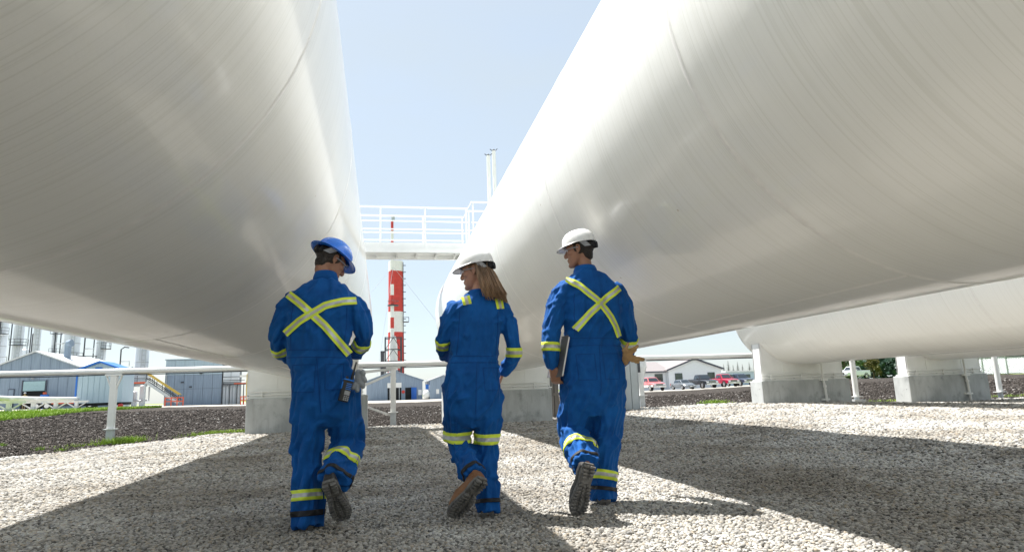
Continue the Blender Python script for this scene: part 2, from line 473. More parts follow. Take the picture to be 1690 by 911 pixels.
CLOD = pebble_mat('soil_clod', [(0.0, (0.022, 0.018, 0.015)), (0.5, (0.044, 0.036, 0.030)), (0.90, (0.072, 0.060, 0.052)), (0.97, (0.22, 0.20, 0.18)), (1.0, (0.34, 0.32, 0.30))], 0.95)
cv = stone_variants('clod', CLOD, 5, 1, 0.5, 0.55, 0.3)
clo = polar_sheet('soil_clods', CLOD, -42, 60, 100, lambda a: r_gravel(a) - 0.25, lambda a: min(46, r_soil(a)), 60, 0.0, 1.3, 0.03, 2.2)
set_fields(clo, lambda c: 110 - 92 * sstep(16, 40, c.length), lambda c: 0.055 * (1 + 1.0 * sstep(18, 42, c.length)))
scatter(clo, cv, 0.35, 1.4, 9, 0.9)
tag(clo, 'dark broken clods lying over the bare soil strip', 'soil', kind='stuff')

# ------------------------------------------------------------------ storage tanks
TR, TZ = 1.6, 2.86
M_white = mat('white_steel', (0.78, 0.78, 0.76), 0.35, var=0.05, scale=3, bump=0.05, bscale=40, coat=0.2)
M_weld = mat('painted_weld', (0.83, 0.82, 0.79), 0.35, var=0.05, scale=20, bump=0.15, bscale=120)
M_conc = mat('cast_concrete', (0.44, 0.455, 0.45), 0.85, var=0.22, scale=2.6, bump=0.25, bscale=30, stretch=(1, 1, 0.5), detail=9)
def concrete():
    m = M_conc; n, L, p = nodes_of(m)
    tc = n.new('ShaderNodeTexCoord')
    base = p.inputs['Base Color'].links[0].from_socket
    def layer(scale, st, lo, hi, amt, col, src):
        mp = n.new('ShaderNodeMapping'); mp.inputs['Scale'].default_value = st; L.new(tc.outputs['Object'], mp.inputs[0])
        t = n.new('ShaderNodeTexNoise'); t.inputs['Scale'].default_value = scale; t.inputs['Detail'].default_value = 9; t.inputs['Roughness'].default_value = 0.65; L.new(mp.outputs[0], t.inputs['Vector'])
        r = n.new('ShaderNodeMapRange'); r.inputs['From Min'].default_value = lo; r.inputs['From Max'].default_value = hi; r.inputs['To Max'].default_value = amt; L.new(t.outputs[0], r.inputs[0])
        x = n.new('ShaderNodeMix'); x.data_type = 'RGBA'; x.inputs[7].default_value = (*col, 1); L.new(r.outputs[0], x.inputs[0]); L.new(src, x.inputs[6]); return x.outputs[2]
    o = layer(3.0, (1, 1, 0.9), 0.54, 0.66, 0.55, (0.20, 0.21, 0.21), base)
    o = layer(5.0, (2.2, 2.2, 0.25), 0.55, 0.72, 0.5, (0.24, 0.235, 0.22), o)
    o = layer(9.0, (1, 1, 1), 0.66, 0.70, 0.7, (0.12, 0.12, 0.12), o)
    L.new(o, p.inputs['Base Color'])
concrete()
M_galv = mat('galvanised_steel', (0.50, 0.53, 0.55), 0.45, metal=0.6, var=0.12, scale=9, bump=0.05)
M_dark = mat('dark_steel', (0.05, 0.055, 0.065), 0.55, var=0.2, scale=6)

def tank(xc, y0, y1, label, seams, saddle_y):
    t = thing('storage_tank', label, 'tank', (xc, saddle_y, 0.83), group='white horizontal storage tanks')
    n = 192; head = 0.82
    ys = []
    prof = []
    for k in range(15):
        a = math.pi / 2 * k / 14
        prof.append((y0 - head * math.cos(a), TR * max(math.sin(a), 0.004)))
    m = 40
    for k in range(1, m): prof.append((y0 + (y1 - y0) * k / m, TR))
    for k in range(15):
        a = math.pi / 2 * k / 14
        prof.append((y1 + head * math.sin(a), TR * max(math.cos(a), 0.004)))
    mb = MB()
    mb.rings([[(xc + r * math.cos(2 * math.pi * i / n), y, TZ + r * math.sin(2 * math.pi * i / n)) for i in range(n)] for y, r in prof])
    sh = mb.build('shell', TANK, t, smooth='all')
    for y in list(seams) + [y1]:
        w = MB(); rings = []
        for yy, rr in ((-0.022, -0.0008), (-0.012, 0.0012), (0, 0.0020), (0.012, 0.0012), (0.022, -0.0008)):
            rings.append([(xc + (TR + rr * (1 + 0.25 * math.sin(i * 2.1 + y))) * math.cos(2 * math.pi * i / 256), y + yy + 0.0015 * math.sin(i * 1.3), TZ + (TR + rr) * math.sin(2 * math.pi * i / 256)) for i in range(256)])
        w.rings(rings, cap=False)
        w.build('weld_seam', M_weld, t, smooth='all')
    sy = sorted([y0] + list(seams) + [y1])
    for k in range(len(sy) - 1):
        a = R((262, 281, 257, 276)[k % 4])
        for aa in (a,):
            w = MB()
            c, s = math.cos(aa), math.sin(aa)
            pr = [(-0.018, -0.0015), (-0.008, 0.002), (0.008, 0.002), (0.018, -0.0015)]
            rings = [[(xc + c * (TR + h) - s * q, y, TZ + s * (TR + h) + c * q) for q, h in pr] for y in (sy[k] + 0.02, sy[k + 1] - 0.02)]
            w.rings(rings, cap=True)
            w.build('weld_seam', M_weld, t)
    # saddle: web plates cut to the belly, wear plate, base plate and ribs
    yb, dp = saddle_y, 0.46
    def belly(x): return TZ - math.sqrt(max(0.0, (TR + 0.014) ** 2 - x * x))
    hw = 1.28
    s = MB()
    xs = [-hw + 2 * hw * i / 40 for i in range(41)]
    s.rings([[(xc + x, yb + d, zz) for zz, d in ((0.875, -0.19), (belly(x) + 0.004, -0.19), (belly(x) + 0.004, -0.165), (0.875, -0.165))] for x in xs])
    s.rings([[(xc + x, yb + d, zz) for zz, d in ((0.875, 0.165), (belly(x) + 0.004, 0.165), (belly(x) + 0.004, 0.19), (0.875, 0.19))] for x in xs])
    for x in (-hw, -0.62, 0.62, hw - 0.02):
        s.span((xc + x, yb - 0.20, 0.876), (xc + x + 0.02, yb + 0.20, belly(x + 0.01)))
    so = s.build('saddle', M_white, t)
    b = MB(); b.span((xc - hw - 0.05, yb - 0.22, 0.842), (xc + hw + 0.05, yb + 0.22, 0.874)); b.build('base_plate', M_white, so)
    for dx in (-1.25, -0.9, -0.3, 0.3, 0.9, 1.25):
        q = MB(); q.cyl((xc + dx, yb - 0.205, 0.8745), (xc + dx, yb - 0.205, 0.905), 0.02, n=6); q.build('anchor_bolt', M_galv, so)
    wpl = MB(); aa = [R(270 - 54) + R(108) * i / 40 for i in range(41)]
    wpl.rings([[(xc + r * math.cos(a), yb + d, TZ + r * math.sin(a)) for r, d in ((TR - 0.003, -0.24), (TR + 0.012, -0.24), (TR + 0.012, 0.24), (TR - 0.003, 0.24))] for a in aa])
    wpl.build('wear_plate', M_weld, so)
    return t

def pier(xc, yb, label, w=2.78, d=0.50, pipe=False):
    y0 = yb - 0.1
    p = thing('concrete_pier', label, 'pier', (xc, y0, g(xc, y0)), group='concrete piers under the tanks')
    b = MB(); b.span((xc - w / 2, yb - 0.31, -0.35), (xc + w / 2, yb + 0.28, 0.828))
    b.build('block', M_conc, p, bevel=0.018)
    gt = MB(); gt.span((xc - w / 2 + 0.06, yb - 0.26, 0.826), (xc + w / 2 - 0.06, yb + 0.24, 0.8425)); gt.build('grout_pad', M_white, p)
    c = MB()
    for zz in (0.905, 0.985):
        c.tube([(xc - w / 2 + 0.05, yb - 0.25, zz), (xc + w / 2 - 0.1, yb - 0.25, zz)], 0.017, 8)
    cc = c.build('conduit', M_white, p, smooth=True)
    for dx in (-1.05, -0.1, 0.95):
        k = MB(); k.span((xc + dx - 0.012, yb - 0.272, 0.845), (xc + dx + 0.012, yb - 0.22, 1.005)); k.build('clip', M_white, cc)
    if pipe:
        x = xc + pipe
        k = MB(); k.tube([(x, yb - 0.365, 1.30), (x, yb - 0.365, 0.80), (x + 0.03, yb - 0.365, 0.55), (x + 0.05, yb - 0.365, 0.1), (x + 0.05, yb - 0.365, -0.1)], 0.034, 12)
        k.cyl((x + 0.02, yb - 0.365, 0.60), (x + 0.026, yb - 0.365, 0.66), 0.05, n=12)
        dpn = k.build('drain_pipe', M_white, p, smooth=True)
        for zz in (0.78, 0.24):
            q = MB(); q.span((x - 0.09, yb - 0.405, zz), (x + 0.12, yb - 0.305, zz + 0.05)); q.build('bracket', M_white, dpn)
    return p

T1X, T2X, T3X, T4X = -1.85, 3.0, 11.7, 16.45
tank(T1X, -13, 16.9, 'huge white tank overhead at left, behind the worker in the blue hard hat', (-9.75, -7.25, -4.75, -2.25, 0.25, 2.75, 5.25, 7.75, 10.25, 12.75, 15.25), 16.45)
tank(T2X, -13, 16.9, 'huge white tank overhead at right, above the worker holding a clipboard', (-9.75, -7.25, -4.75, -2.25, 0.25, 2.72, 5.25, 7.75, 10.25, 12.75, 15.25), 16.45)
tank(T3X, -13, 16.9, 'farther white tank at right, its round end above the parked pickup trucks', (-6.0, -0.9, 4.2, 9.3, 14.4), 16.45)
tank(T4X, -13, 16.9, 'farthest white tank, its belly showing low beneath another tank at the right edge', (-6.5, -1.4, 3.7, 8.8, 13.9), 16.45)
pier(T1X + 0.12, 16.45, 'pale concrete pier under the left tank, behind the worker in the blue hard hat')
pier(T2X - 0.1, 16.45, 'grey concrete pier under the right tank, beside the hand holding the clipboard')
pier(T3X, 16.45, 'grey concrete pier under the far tank, nearest the parked trucks', pipe=0.5)
pier(T4X, 16.45, 'stained grey concrete pier at the right, with the white pickup beyond its left side', pipe=0.55)

# ------------------------------------------------------------------ catwalk between the tank tops, with its railings
def catwalk():
    y0, y1, z = 15.7, 16.6, 4.28
    x0, x1 = T1X + 0.3, T2X - 0.3
    c = thing('catwalk', 'white steel catwalk with handrails bridging the tops of the two tanks', 'catwalk', (0.6, 16.1, z))
    d = MB(); d.span((x0, y0, z + 0.10), (x1, y1, z + 0.13)); d.build('deck', M_white, c)
    for y in (y0, y1 - 0.08):
        b = MB(); b.span((x0, y, z + 0.0), (x1, y + 0.08, z + 0.098)); b.build('beam', M_white, c)
        k = MB(); k.span((x0 + 0.9, y + 0.03, z + 0.132), (x1 - 0.6, y + 0.04, z + 0.26)); k.build('toe_board', M_white, c)
    for k in range(9):
        x = x0 + 0.4 + k * 0.5
        if x > x1 - 0.2: break
        q = MB(); q.span((x, y0 + 0.082, z + 0.02), (x + 0.05, y1 - 0.082, z + 0.098)); q.build('cross_beam', M_white, c)
    for y in (y0 + 0.04, y1 - 0.04):
        xa, xb = -0.75, 2.16
        rl = MB()
        for h in (0.42, 0.72):
            rl.tube([(xa, y, z + 0.1 + h), (xb, y, z + 0.1 + h)], 0.017, 8)
        rl.tube([(xa, y, z + 1.18), (xb, y, z + 1.18), (xb + 0.10, y, z + 1.36), (xb + 1.1, y, z + 1.36)], 0.024, 8)
        rl.tube([(xb + 0.10, y, z + 0.82), (xb + 1.1, y, z + 0.82)], 0.017, 8)
        rl.build('handrail', M_white, c, smooth=True)
        for x in (-0.75, -0.04, 1.07, 2.12):
            p = MB(); p.cyl((x, y, z + 0.12), (x, y, z + 1.18), 0.021, n=8); p.build('railing_post', M_white, c, smooth=True)
        for x in (2.30, 3.1):
            p = MB(); p.cyl((x, y, z + 0.12), (x, y, z + 1.35), 0.021, n=8); p.build('railing_post', M_white, c, smooth=True)
    return c
catwalk()
def tank_rail():
    z = TZ + TR
    c = thing('tank_top_railing', 'white railing running along the top of the left tank from the catwalk', 'railing', (-0.75, 14, z - 0.2))
    for x in (-0.95,):
        zz = TZ + math.sqrt(TR ** 2 - (x - T1X) ** 2)
        r = MB()
        for h in (0.45, 0.8, 1.12): r.tube([(x, 10.0, zz + h), (x, 15.66, zz + h)], 0.02, 8)
        r.build('handrail', M_white, c, smooth=True)
        for k in range(5):
            p = MB(); p.cyl((x, 10.05 + 1.39 * k, zz - 0.03), (x, 10.05 + 1.39 * k, zz + 1.12), 0.02, n=8); p.build('railing_post', M_white, c, smooth=True)
tank_rail()
def vents():
    z = TZ + TR - 0.02
    for i, (x, y, h, lab) in enumerate(((2.79, 16.0, 7.02, 'shorter white vent pipe on top of the right tank, beside the taller one'), (2.95, 16.05, 7.18, 'tallest white vent pipe on top of the right tank'))):
        t = thing('vent_pipe', lab, 'vent pipe', (x, y, z - 0.05), group='vent pipes on the right tank')
        p = MB(); p.cyl((x, y, z - 0.05), (x, y, h), 0.050, n=14); p.build('pipe', M_white, t, smooth=True)
        f = MB(); f.cyl((x, y, z + 0.35), (x, y, z + 0.39), 0.13, n=14); f.cyl((x, y, z + 0.40), (x, y, z + 0.44), 0.13, n=14); f.build('flange', M_white, t, smooth=True)
        k = MB(); k.tube([(x - 0.10, y, h + 0.05), (x - 0.04, y, h + 0.005), (x + 0.04, y, h + 0.005), (x + 0.10, y, h + 0.07)], 0.011, 6); k.ball((x, y, h + 0.02), 0.035); k.build('rain_cap', M_dark, t)
vents()

# ------------------------------------------------------------------ pipeline on its posts, crossing behind the tanks
PY = 17.62
def pipeline():
    t = thing('pipeline', 'long white pipe running level behind the tanks on white posts', 'pipe', (0, PY, 1.55))
    xs = [-26 + 2 * i for i in range(37)]
    p = MB(); p.tube([(x, PY, 1.615) for x in xs], 0.068, 16); p.build('pipe', M_white, t, smooth=True)
    c = MB(); c.tube([(x, PY - 0.045, 1.527 - 0.006 * math.sin(x * 2.2)) for x in [-26 + 0.5 * i for i in range(145)]], 0.014, 6); c.build('heat_cable', M_dark, t)
    return t
pipeline()
def post(x, label, brace=True, round_=False, top=1.545, y=PY, stub=0.34, crown=True):
    z0 = g(x, y)
    t = thing('pipe_support_post', label, 'post', (x, y, z0), group='posts carrying the pipeline')
    a = MB()
    if round_: a.cyl((x, y, z0 - 0.1), (x, y, z0 + stub), 0.075, n=14)
    else: a.span((x - 0.075, y - 0.075, z0 - 0.1), (x + 0.075, y + 0.075, z0 + stub))
    a.build('foot', M_galv, t, smooth=round_)
    f = MB(); f.span((x - 0.13, y - 0.13, z0 + stub + 0.001), (x + 0.13, y + 0.13, z0 + stub + 0.02)); f.build('flange', M_white, t)
    s = MB()
    if round_: s.cyl((x, y, z0 + stub + 0.021), (x, y, top), 0.082, n=16)
    else: s.span((x - 0.07, y - 0.07, z0 + stub + 0.021), (x + 0.07, y + 0.07, top - 0.042))
    s.build('shaft', M_white, t, smooth=round_)
    if crown:
        c = MB(); c.span((x - 0.19, y - 0.085, top - 0.041), (x + 0.19, y + 0.085, top)); c.build('cap_beam', M_white, t)
    if brace:
        for sgn in (-1, 1):
            b = MB(); b.beam((x + sgn * 0.055, y, top - 0.36), (x + sgn * 0.17, y, top - 0.045), 0.03, 0.05, (0, 1, 0)); b.build('brace', M_white, t)
    return t
post(-6.5, 'white braced post on a grey foot beside the grass tuft at left, carrying the pipe')
p0 = post(0.3, 'white post between the blue-hatted worker and the long-haired worker, before the far shed', brace=False)
for pts, w in ((((-0.52, PY, 1.42), (0.235, PY, 1.49)), 0.07), (((-0.52, PY, 1.05), (0.235, PY, 1.36)), 0.06), (((-0.50, PY, 0.56), (0.235, PY, 0.27)), 0.05)):
    b = MB(); b.beam(pts[0], pts[1], w * 0.8, w, (0, 0, 1)); b.build('side_brace', M_white, p0)
b = MB(); b.span((-0.62, PY - 0.06, g(-0.55, PY) - 0.05), (-0.5, PY + 0.06, 1.546)); b.build('end_post', M_white, p0)
post(7.36, 'white post with heavy plastic-wrapped top beside the ribbed grey cabinet')
t3 = post(14.46, 'round white post between two concrete piers, in front of the white pickup', brace=False, round_=True, stub=0.2, crown=False, top=1.548)
b = MB(); zz = g(14.46, PY); b.span((14.22, PY - 0.2, zz - 0.1), (14.62, PY + 0.2, zz + 0.12)); b.build('footing', M_conc, t3)
post(19.85, 'round white post on a grey foot near the chain link fence at right', brace=False, round_=True, stub=0.2, crown=False, top=1.548)
M_wrap = mat('plastic_wrap', (0.75, 0.77, 0.78), 0.15, spec=0.8, bump=0.6, bscale=18, var=0.08, scale=10)
w = MB(); rng = []
for k, (zz, r) in enumerate(((1.50, 0.20), (1.36, 0.21), (1.22, 0.16), (1.08, 0.115), (0.92, 0.105), (0.80, 0.095))):
    rng.append([(7.36 + r * math.cos(a) * (1 + 0.1 * math.sin(3 * a + k)), PY + r * 0.7 * math.sin(a) * (1 + 0.1 * math.cos(2 * a + k)), zz) for a in [2 * math.pi * i / 20 for i in range(20)]])
w.rings(rng, cap=False)
tag(w.build('plastic_sheet', M_wrap, smooth='all', recalc=True), 'clear plastic sheet wrapped round the head of the post by the ribbed cabinet', 'sheet')

# ribbed grey cabinet behind the man with the clipboard
M_clad = mat('grey_cladding', (0.40, 0.44, 0.46), 0.5, metal=0.2, var=0.08, scale=2, bump=0.04)
M_rib = mat('grey_cladding_joint', (0.16, 0.18, 0.20), 0.6)
def cabinet():
    x0, x1, y0, y1 = 5.45, 6.86, 16.6, 17.25
    z0, z1 = g(6.3, 16.6) - 0.1, 1.53
    t = thing('utility_cabinet', 'grey metal clad cabinet with vertical panels behind the tan work gloves', 'cabinet', (6.3, 16.9, z0 + 0.1))
    c = MB(); c.span((x0, y0, z0), (x1, y1, z1)); c.build('core', M_rib, t)
    for k in range(7):
        p = MB(); p.span((x0 + 0.2 * k + 0.006, y0 - 0.022, z0), (x0 + 0.2 * k + 0.194, y0 - 0.002, z1)); p.build('panel', M_clad, t, bevel=0.004)
    for k in range(3):
        p = MB(); p.span((x1 + 0.002, y0 + 0.21 * k + 0.01, z0), (x1 + 0.02, y0 + 0.21 * k + 0.205, z1)); p.build('panel', M_clad, t, bevel=0.004)
    l = MB(); l.span((x0 - 0.04, y0 - 0.05, z1 + 0.001), (x1 + 0.05, y1 + 0.04, z1 + 0.04)); l.build('lid', M_clad, t)
    b = MB(); b.span((x1 + 0.021, y0 + 0.06, 1.18), (x1 + 0.12, y0 + 0.2, 1.5)); b.build('junction_box', M_dark, t)
cabinet()
M_wood = mat('weathered_timber', (0.20, 0.18, 0.16), 0.85, var=0.3, scale=3, stretch=(12, 12, 1), bump=0.3)
def timber():
    x, y = 4.68, 17.4; z0 = g(x, y)
    t = thing('timber_post', 'weathered grey timber post by the pier, below the hand with the clipboard', 'post', (x, y, z0))
    for k in range(2):
        p = MB(); p.span((x - 0.13 + 0.14 * k, y - 0.05, z0 - 0.05), (x - 0.005 + 0.14 * k, y + 0.05, z0 + 1.15)); p.build('plank', M_wood, t, bevel=0.005)
    c = MB(); c.span((x - 0.14, y - 0.07, z0 + 0.62), (x + 0.145, y - 0.052, z0 + 0.70)); c.build('cleat', M_wood, t)
timber()

# ------------------------------------------------------------------ people
def cloth_mat():
    m = bpy.data.materials.new('blue_coverall'); m.use_nodes = True
    n, L, p = nodes_of(m)
    tc = n.new('ShaderNodeTexCoord')
    t = n.new('ShaderNodeTexNoise'); t.inputs['Scale'].default_value = 9; t.inputs['Detail'].default_value = 7
    L.new(tc.outputs['Object'], t.inputs['Vector'])
    cr = n.new('ShaderNodeValToRGB'); e = cr.color_ramp.elements
    e[0].position = 0.28; e[0].color = (0.0025, 0.060, 0.235, 1); e[1].position = 0.74; e[1].color = (0.006, 0.105, 0.380, 1)
    L.new(t.outputs[0], cr.inputs[0]); L.new(cr.outputs[0], p.inputs['Base Color'])
    p.inputs['Roughness'].default_value = 0.85; p.inputs['Specular IOR Level'].default_value = 0.22
    p.inputs['Sheen Weight'].default_value = 0.12; p.inputs['Sheen Roughness'].default_value = 0.4
    p.inputs['Sheen Tint'].default_value = (0.3, 0.5, 0.9, 1)
    w = n.new('ShaderNodeTexNoise'); w.inputs['Scale'].default_value = 26; w.inputs['Detail'].default_value = 8; w.inputs['Distortion'].default_value = 0.6
    L.new(tc.outputs['Object'], w.inputs['Vector'])
    b = n.new('ShaderNodeBump'); b.inputs['Strength'].default_value = 0.35; b.inputs['Distance'].default_value = 0.008
    L.new(w.outputs[0], b.inputs['Height']); L.new(b.outputs[0], p.inputs['Normal'])
    return m
CLOTH = cloth_mat()
M_seam = mat('blue_seam', (0.006, 0.058, 0.23), 0.9, spec=0.2, var=0.1, scale=20)
M_yel = mat('lime_tape', (0.70, 0.84, 0.07), 0.6, spec=0.3, var=0.05, scale=14, bump=0.15, bscale=200)
M_sil = mat('silver_tape', (0.52, 0.53, 0.54), 0.36, metal=0.3, var=0.16, scale=16, bump=0.2, bscale=90)
M_black = mat('black_webbing', (0.012, 0.012, 0.014), 0.7, var=0.2, scale=30)
M_skin = mat('skin', (0.46, 0.24, 0.16), 0.5, var=0.08, scale=14, bump=0.15, bscale=150)
M_skin2 = mat('tan_skin', (0.34, 0.17, 0.105), 0.5, var=0.08, scale=14, bump=0.15, bscale=150)
for _m in (M_skin, M_skin2):
    _p = _m.node_tree.nodes['Principled BSDF']; _p.inputs['Subsurface Weight'].default_value = 0.08; _p.inputs['Subsurface Radius'].default_value = (0.01, 0.004, 0.002)
M_hair_d = mat('dark_hair', (0.022, 0.016, 0.012), 0.5, var=0.4, scale=30, bump=0.5, bscale=120, stretch=(1, 1, 0.3))
M_hair_b = mat('brown_hair', (0.21, 0.125, 0.068), 0.38, var=0.5, scale=46, bump=0.5, bscale=90, stretch=(1, 1, 0.06))
M_hat_w = mat('white_hat_plastic', (0.80, 0.80, 0.79), 0.28, coat=0.3, var=0.03, scale=12, rvar=0.1, bump=0.03)
M_hat_b = mat('blue_hat_plastic', (0.018, 0.19, 0.78), 0.25, coat=0.4, var=0.06, scale=12, rvar=0.1, bump=0.03)
M_strap = mat('grey_strap', (0.33, 0.34, 0.36), 0.6, var=0.1, scale=30)
M_boot = mat('brown_boot_leather', (0.20, 0.085, 0.030), 0.6, var=0.25, scale=14, bump=0.3)
M_boot_k = mat('black_boot_leather', (0.025, 0.022, 0.020), 0.55, var=0.3, scale=14, bump=0.3)
M_sole = mat('worn_rubber', (0.15, 0.145, 0.138), 0.9, var=0.35, scale=22, bump=0.5, bscale=80)
M_eye = mat('eye_white', (0.7, 0.68, 0.65), 0.3)
def glass_mat():
    m = bpy.data.materials.new('clear_lens'); m.use_nodes = True
    n, L, p = nodes_of(m)
    p.inputs['Base Color'].default_value = (0.85, 0.88, 0.9, 1); p.inputs['Roughness'].default_value = 0.06
    p.inputs['Alpha'].default_value = 0.28; p.inputs['Specular IOR Level'].default_value = 1.0
    t = n.new('ShaderNodeTexNoise'); t.inputs['Scale'].default_value = 60
    b = n.new('ShaderNodeBump'); b.inputs['Strength'].default_value = 0.03; L.new(t.outputs[0], b.inputs['Height']); L.new(b.outputs[0], p.inputs['Normal'])
    return m
M_lens = glass_mat()

def resample(pts, rad, sub=6):
    """Catmull-Rom through joints with a radius at each."""
    P = [np.array((*p, *(r if isinstance(r, tuple) else (r, r)))) for p, r in zip(pts, rad)]
    out = []
    for i in range(len(P) - 1):
        p0, p1, p2, p3 = P[max(i - 1, 0)], P[i], P[i + 1], P[min(i + 2, len(P) - 1)]
        for k in range(sub):
            t = k / sub
            out.append(0.5 * ((2 * p1) + (-p0 + p2) * t + (2 * p0 - 5 * p1 + 4 * p2 - p3) * t * t + (-p0 + 3 * p1 - 3 * p2 + p3) * t ** 3))
    out.append(P[-1])
    return out

def limb(mb, pts, rad, n=20, sub=6, ref=(1, 0, 0), flat=False):
    """Closed tapered limb with rounded ends; radius may be (across ref, other)."""
    rs = resample(pts, rad, sub); rings = []
    for i, q in enumerate(rs):
        p = Vector(q[:3]); t = Vector(rs[min(i + 1, len(rs) - 1)][:3]) - Vector(rs[max(i - 1, 0)][:3]); t.normalize()
        a = Vector(ref); a = (a - t * a.dot(t)).normalized(); b = t.cross(a)
        ring = [p + a * math.cos(w) * q[3] + b * math.sin(w) * q[4] for w in [2 * math.pi * j / n for j in range(n)]]
        if i == 0:
            for sc_, of in ((0.3, 0.55), (0.75, 0.4)):
                rings.append([p + (v - p) * sc_ - t * min(q[3], q[4]) * of for v in ring])
        rings.append(ring)
        if i == len(rs) - 1 and not flat:
            for sc_, of in ((0.75, 0.4), (0.3, 0.55)):
                rings.append([p + (v - p) * sc_ + t * min(q[3], q[4]) * of for v in ring])
    mb.rings(rings)

def stack(mb, rows, n=32, e=2.5, yaw=0.0):
    """Closed trunk from rows of (x, y, z, half width, half depth): superellipse sections."""
    rings = []
    c, s = math.cos(yaw), math.sin(yaw)
    for x, y, z, w, d in rows:
        ring = []
        for j in range(n):
            a = 2 * math.pi * j / n
            ca, sa = math.cos(a), math.sin(a)
            u = w * math.copysign(abs(ca) ** (2 / e), ca); v = d * math.copysign(abs(sa) ** (2 / e), sa)
            ring.append((x + u * c - v * s, y + u * s + v * c, z))
        rings.append(ring)
    mb.rings(rings)

def remeshed(mb, voxel, smooth=4, factor=0.5):
    """Union of overlapping closed pieces as one continuous surface."""
    me = mb.mesh('tmp'); ob = bpy.data.objects.new('tmp', me); COL.objects.link(ob)
    r = ob.modifiers.new('r', 'REMESH'); r.mode = 'VOXEL'; r.voxel_size = voxel
    if smooth:
        s = ob.modifiers.new('s', 'SMOOTH'); s.factor = factor; s.iterations = smooth
    dg = bpy.context.evaluated_depsgraph_get()
    out = bpy.data.meshes.new_from_object(ob.evaluated_get(dg))
    bpy.data.objects.remove(ob); bpy.data.meshes.remove(me)
    return out

def mesh_np(me):
    v = np.empty(len(me.vertices) * 3); me.vertices.foreach_get('co', v)
    nn = np.empty(len(me.vertices) * 3); me.vertices.foreach_get('normal', nn)
    return v.reshape(-1, 3), nn.reshape(-1, 3)

def wrinkle(me, segs, seed):
    """Push cloth folds into the surface: ridges that run round limbs and bunch at the joints.
    segs: (a, b, amp at a, amp mid, amp at b, folds per metre, twist)"""
    v, nn = mesh_np(me)
    best = np.full(len(v), 1e9); par = np.zeros((len(v), 6))
    for a, b, a0, am, a1, fr, tw in segs:
        a, b = np.array(a, float), np.array(b, float); d = b - a; L = np.linalg.norm(d); d /= L
        t = np.clip((v - a) @ d, 0, L); c = a + t[:, None] * d; q = v - c; dist = np.linalg.norm(q, axis=1)
        r1 = np.cross(d, [0.3, 0.9, 0.1]); r1 /= np.linalg.norm(r1); r2 = np.cross(d, r1)
        x, y = q @ r1, q @ r2; rr = np.maximum(1e-6, np.hypot(x, y))
        tt = t / L
        amp = np.where(tt < 0.5, a0 + (am - a0) * np.minimum(1, tt * 2), am + (a1 - am) * np.maximum(0, tt * 2 - 1))
        sel = dist < best
        best[sel] = dist[sel]
        s = ((v - a) @ d)
        par[sel] = np.stack([s * fr, x / rr * 0.9, y / rr * 0.9, amp, np.full(len(v), tw), s * fr * 0], 1)[sel]
    h = np.zeros(len(v))
    for i in range(len(v)):
        s, cx, cy, amp, tw, _ = par[i]
        vx, vy, vz = v[i]
        w = noise.noise(Vector((vx * 5 + seed, vy * 5, vz * 5)))
        k = noise.noise(Vector((s + tw * cx * 2 + w * 0.9 + seed, cx * 0.9, cy * 0.9)))
        f = (1 - abs(k) * 2.6) if abs(k) < 0.385 else -0.0
        k2 = noise.noise(Vector((s * 2.1 + tw * cy * 3 + w, cx * 1.6 + seed, cy * 1.6)))
        f2 = max(0.0, 1 - abs(k2) * 3.4)
        kd = noise.noise(Vector((cx * 2.3 + seed, cy * 2.3 + w * 0.5, s * 0.22)))
        fd = math.exp(-(kd / 0.14) ** 2)
        f = math.exp(-(k / 0.13) ** 2); f2 = math.exp(-(k2 / 0.10) ** 2)
        h[i] = amp * (1.9 * f + f2 * 0.35 + 1.0 * fd - 1.25) + 0.008 * w
    # relax the relief a little over neighbouring vertices
    ed = np.empty(len(me.edges) * 2, dtype=np.int64); me.edges.foreach_get('vertices', ed); ed = ed.reshape(-1, 2)
    for _ in range(3):
        acc = np.zeros(len(v)); cnt = np.zeros(len(v))
        np.add.at(acc, ed[:, 0], h[ed[:, 1]]); np.add.at(acc, ed[:, 1], h[ed[:, 0]]); np.add.at(cnt, ed[:, 0], 1); np.add.at(cnt, ed[:, 1], 1)
        h = 0.4 * h + 0.6 * acc / np.maximum(cnt, 1)
    v = v + nn * h[:, None]
    me.vertices.foreach_set('co', v.ravel()); me.update()

def link_mesh(name, me, m, parent, smooth=True):
    me.materials.clear(); me.materials.append(m)
    o = root_loc(parent); me.transform(Matrix.Translation(-o))
    me.name = name
    me.polygons.foreach_set('use_smooth', [smooth] * len(me.polygons))
    ob = bpy.data.objects.new(name, me); COL.objects.link(ob); ob.parent = parent
    return ob

LANES = [(-1.0, 0), (-0.94, 0), (-0.36, 0), (-0.33, 1), (0.33, 1), (0.36, 0), (0.94, 0), (1.0, 0)]
def tape_grid(rows, name, parent, mats=None, lanes=True):
    """rows[k][i]: points across the tape, k along it."""
    mb = MB(); n = len(rows[0]); b = 0
    mb.v = [tuple(p) for r in rows for p in r]
    for k in range(len(rows) - 1):
        for i in range(n - 1):
            mb.f.append((k * n + i, k * n + i + 1, (k + 1) * n + i + 1, (k + 1) * n + i))
            mb.mi.append(1 if (lanes and 2 <= i <= 4) else 0)
    return mb.build(name, mats or [M_yel, M_sil], parent, smooth='all')

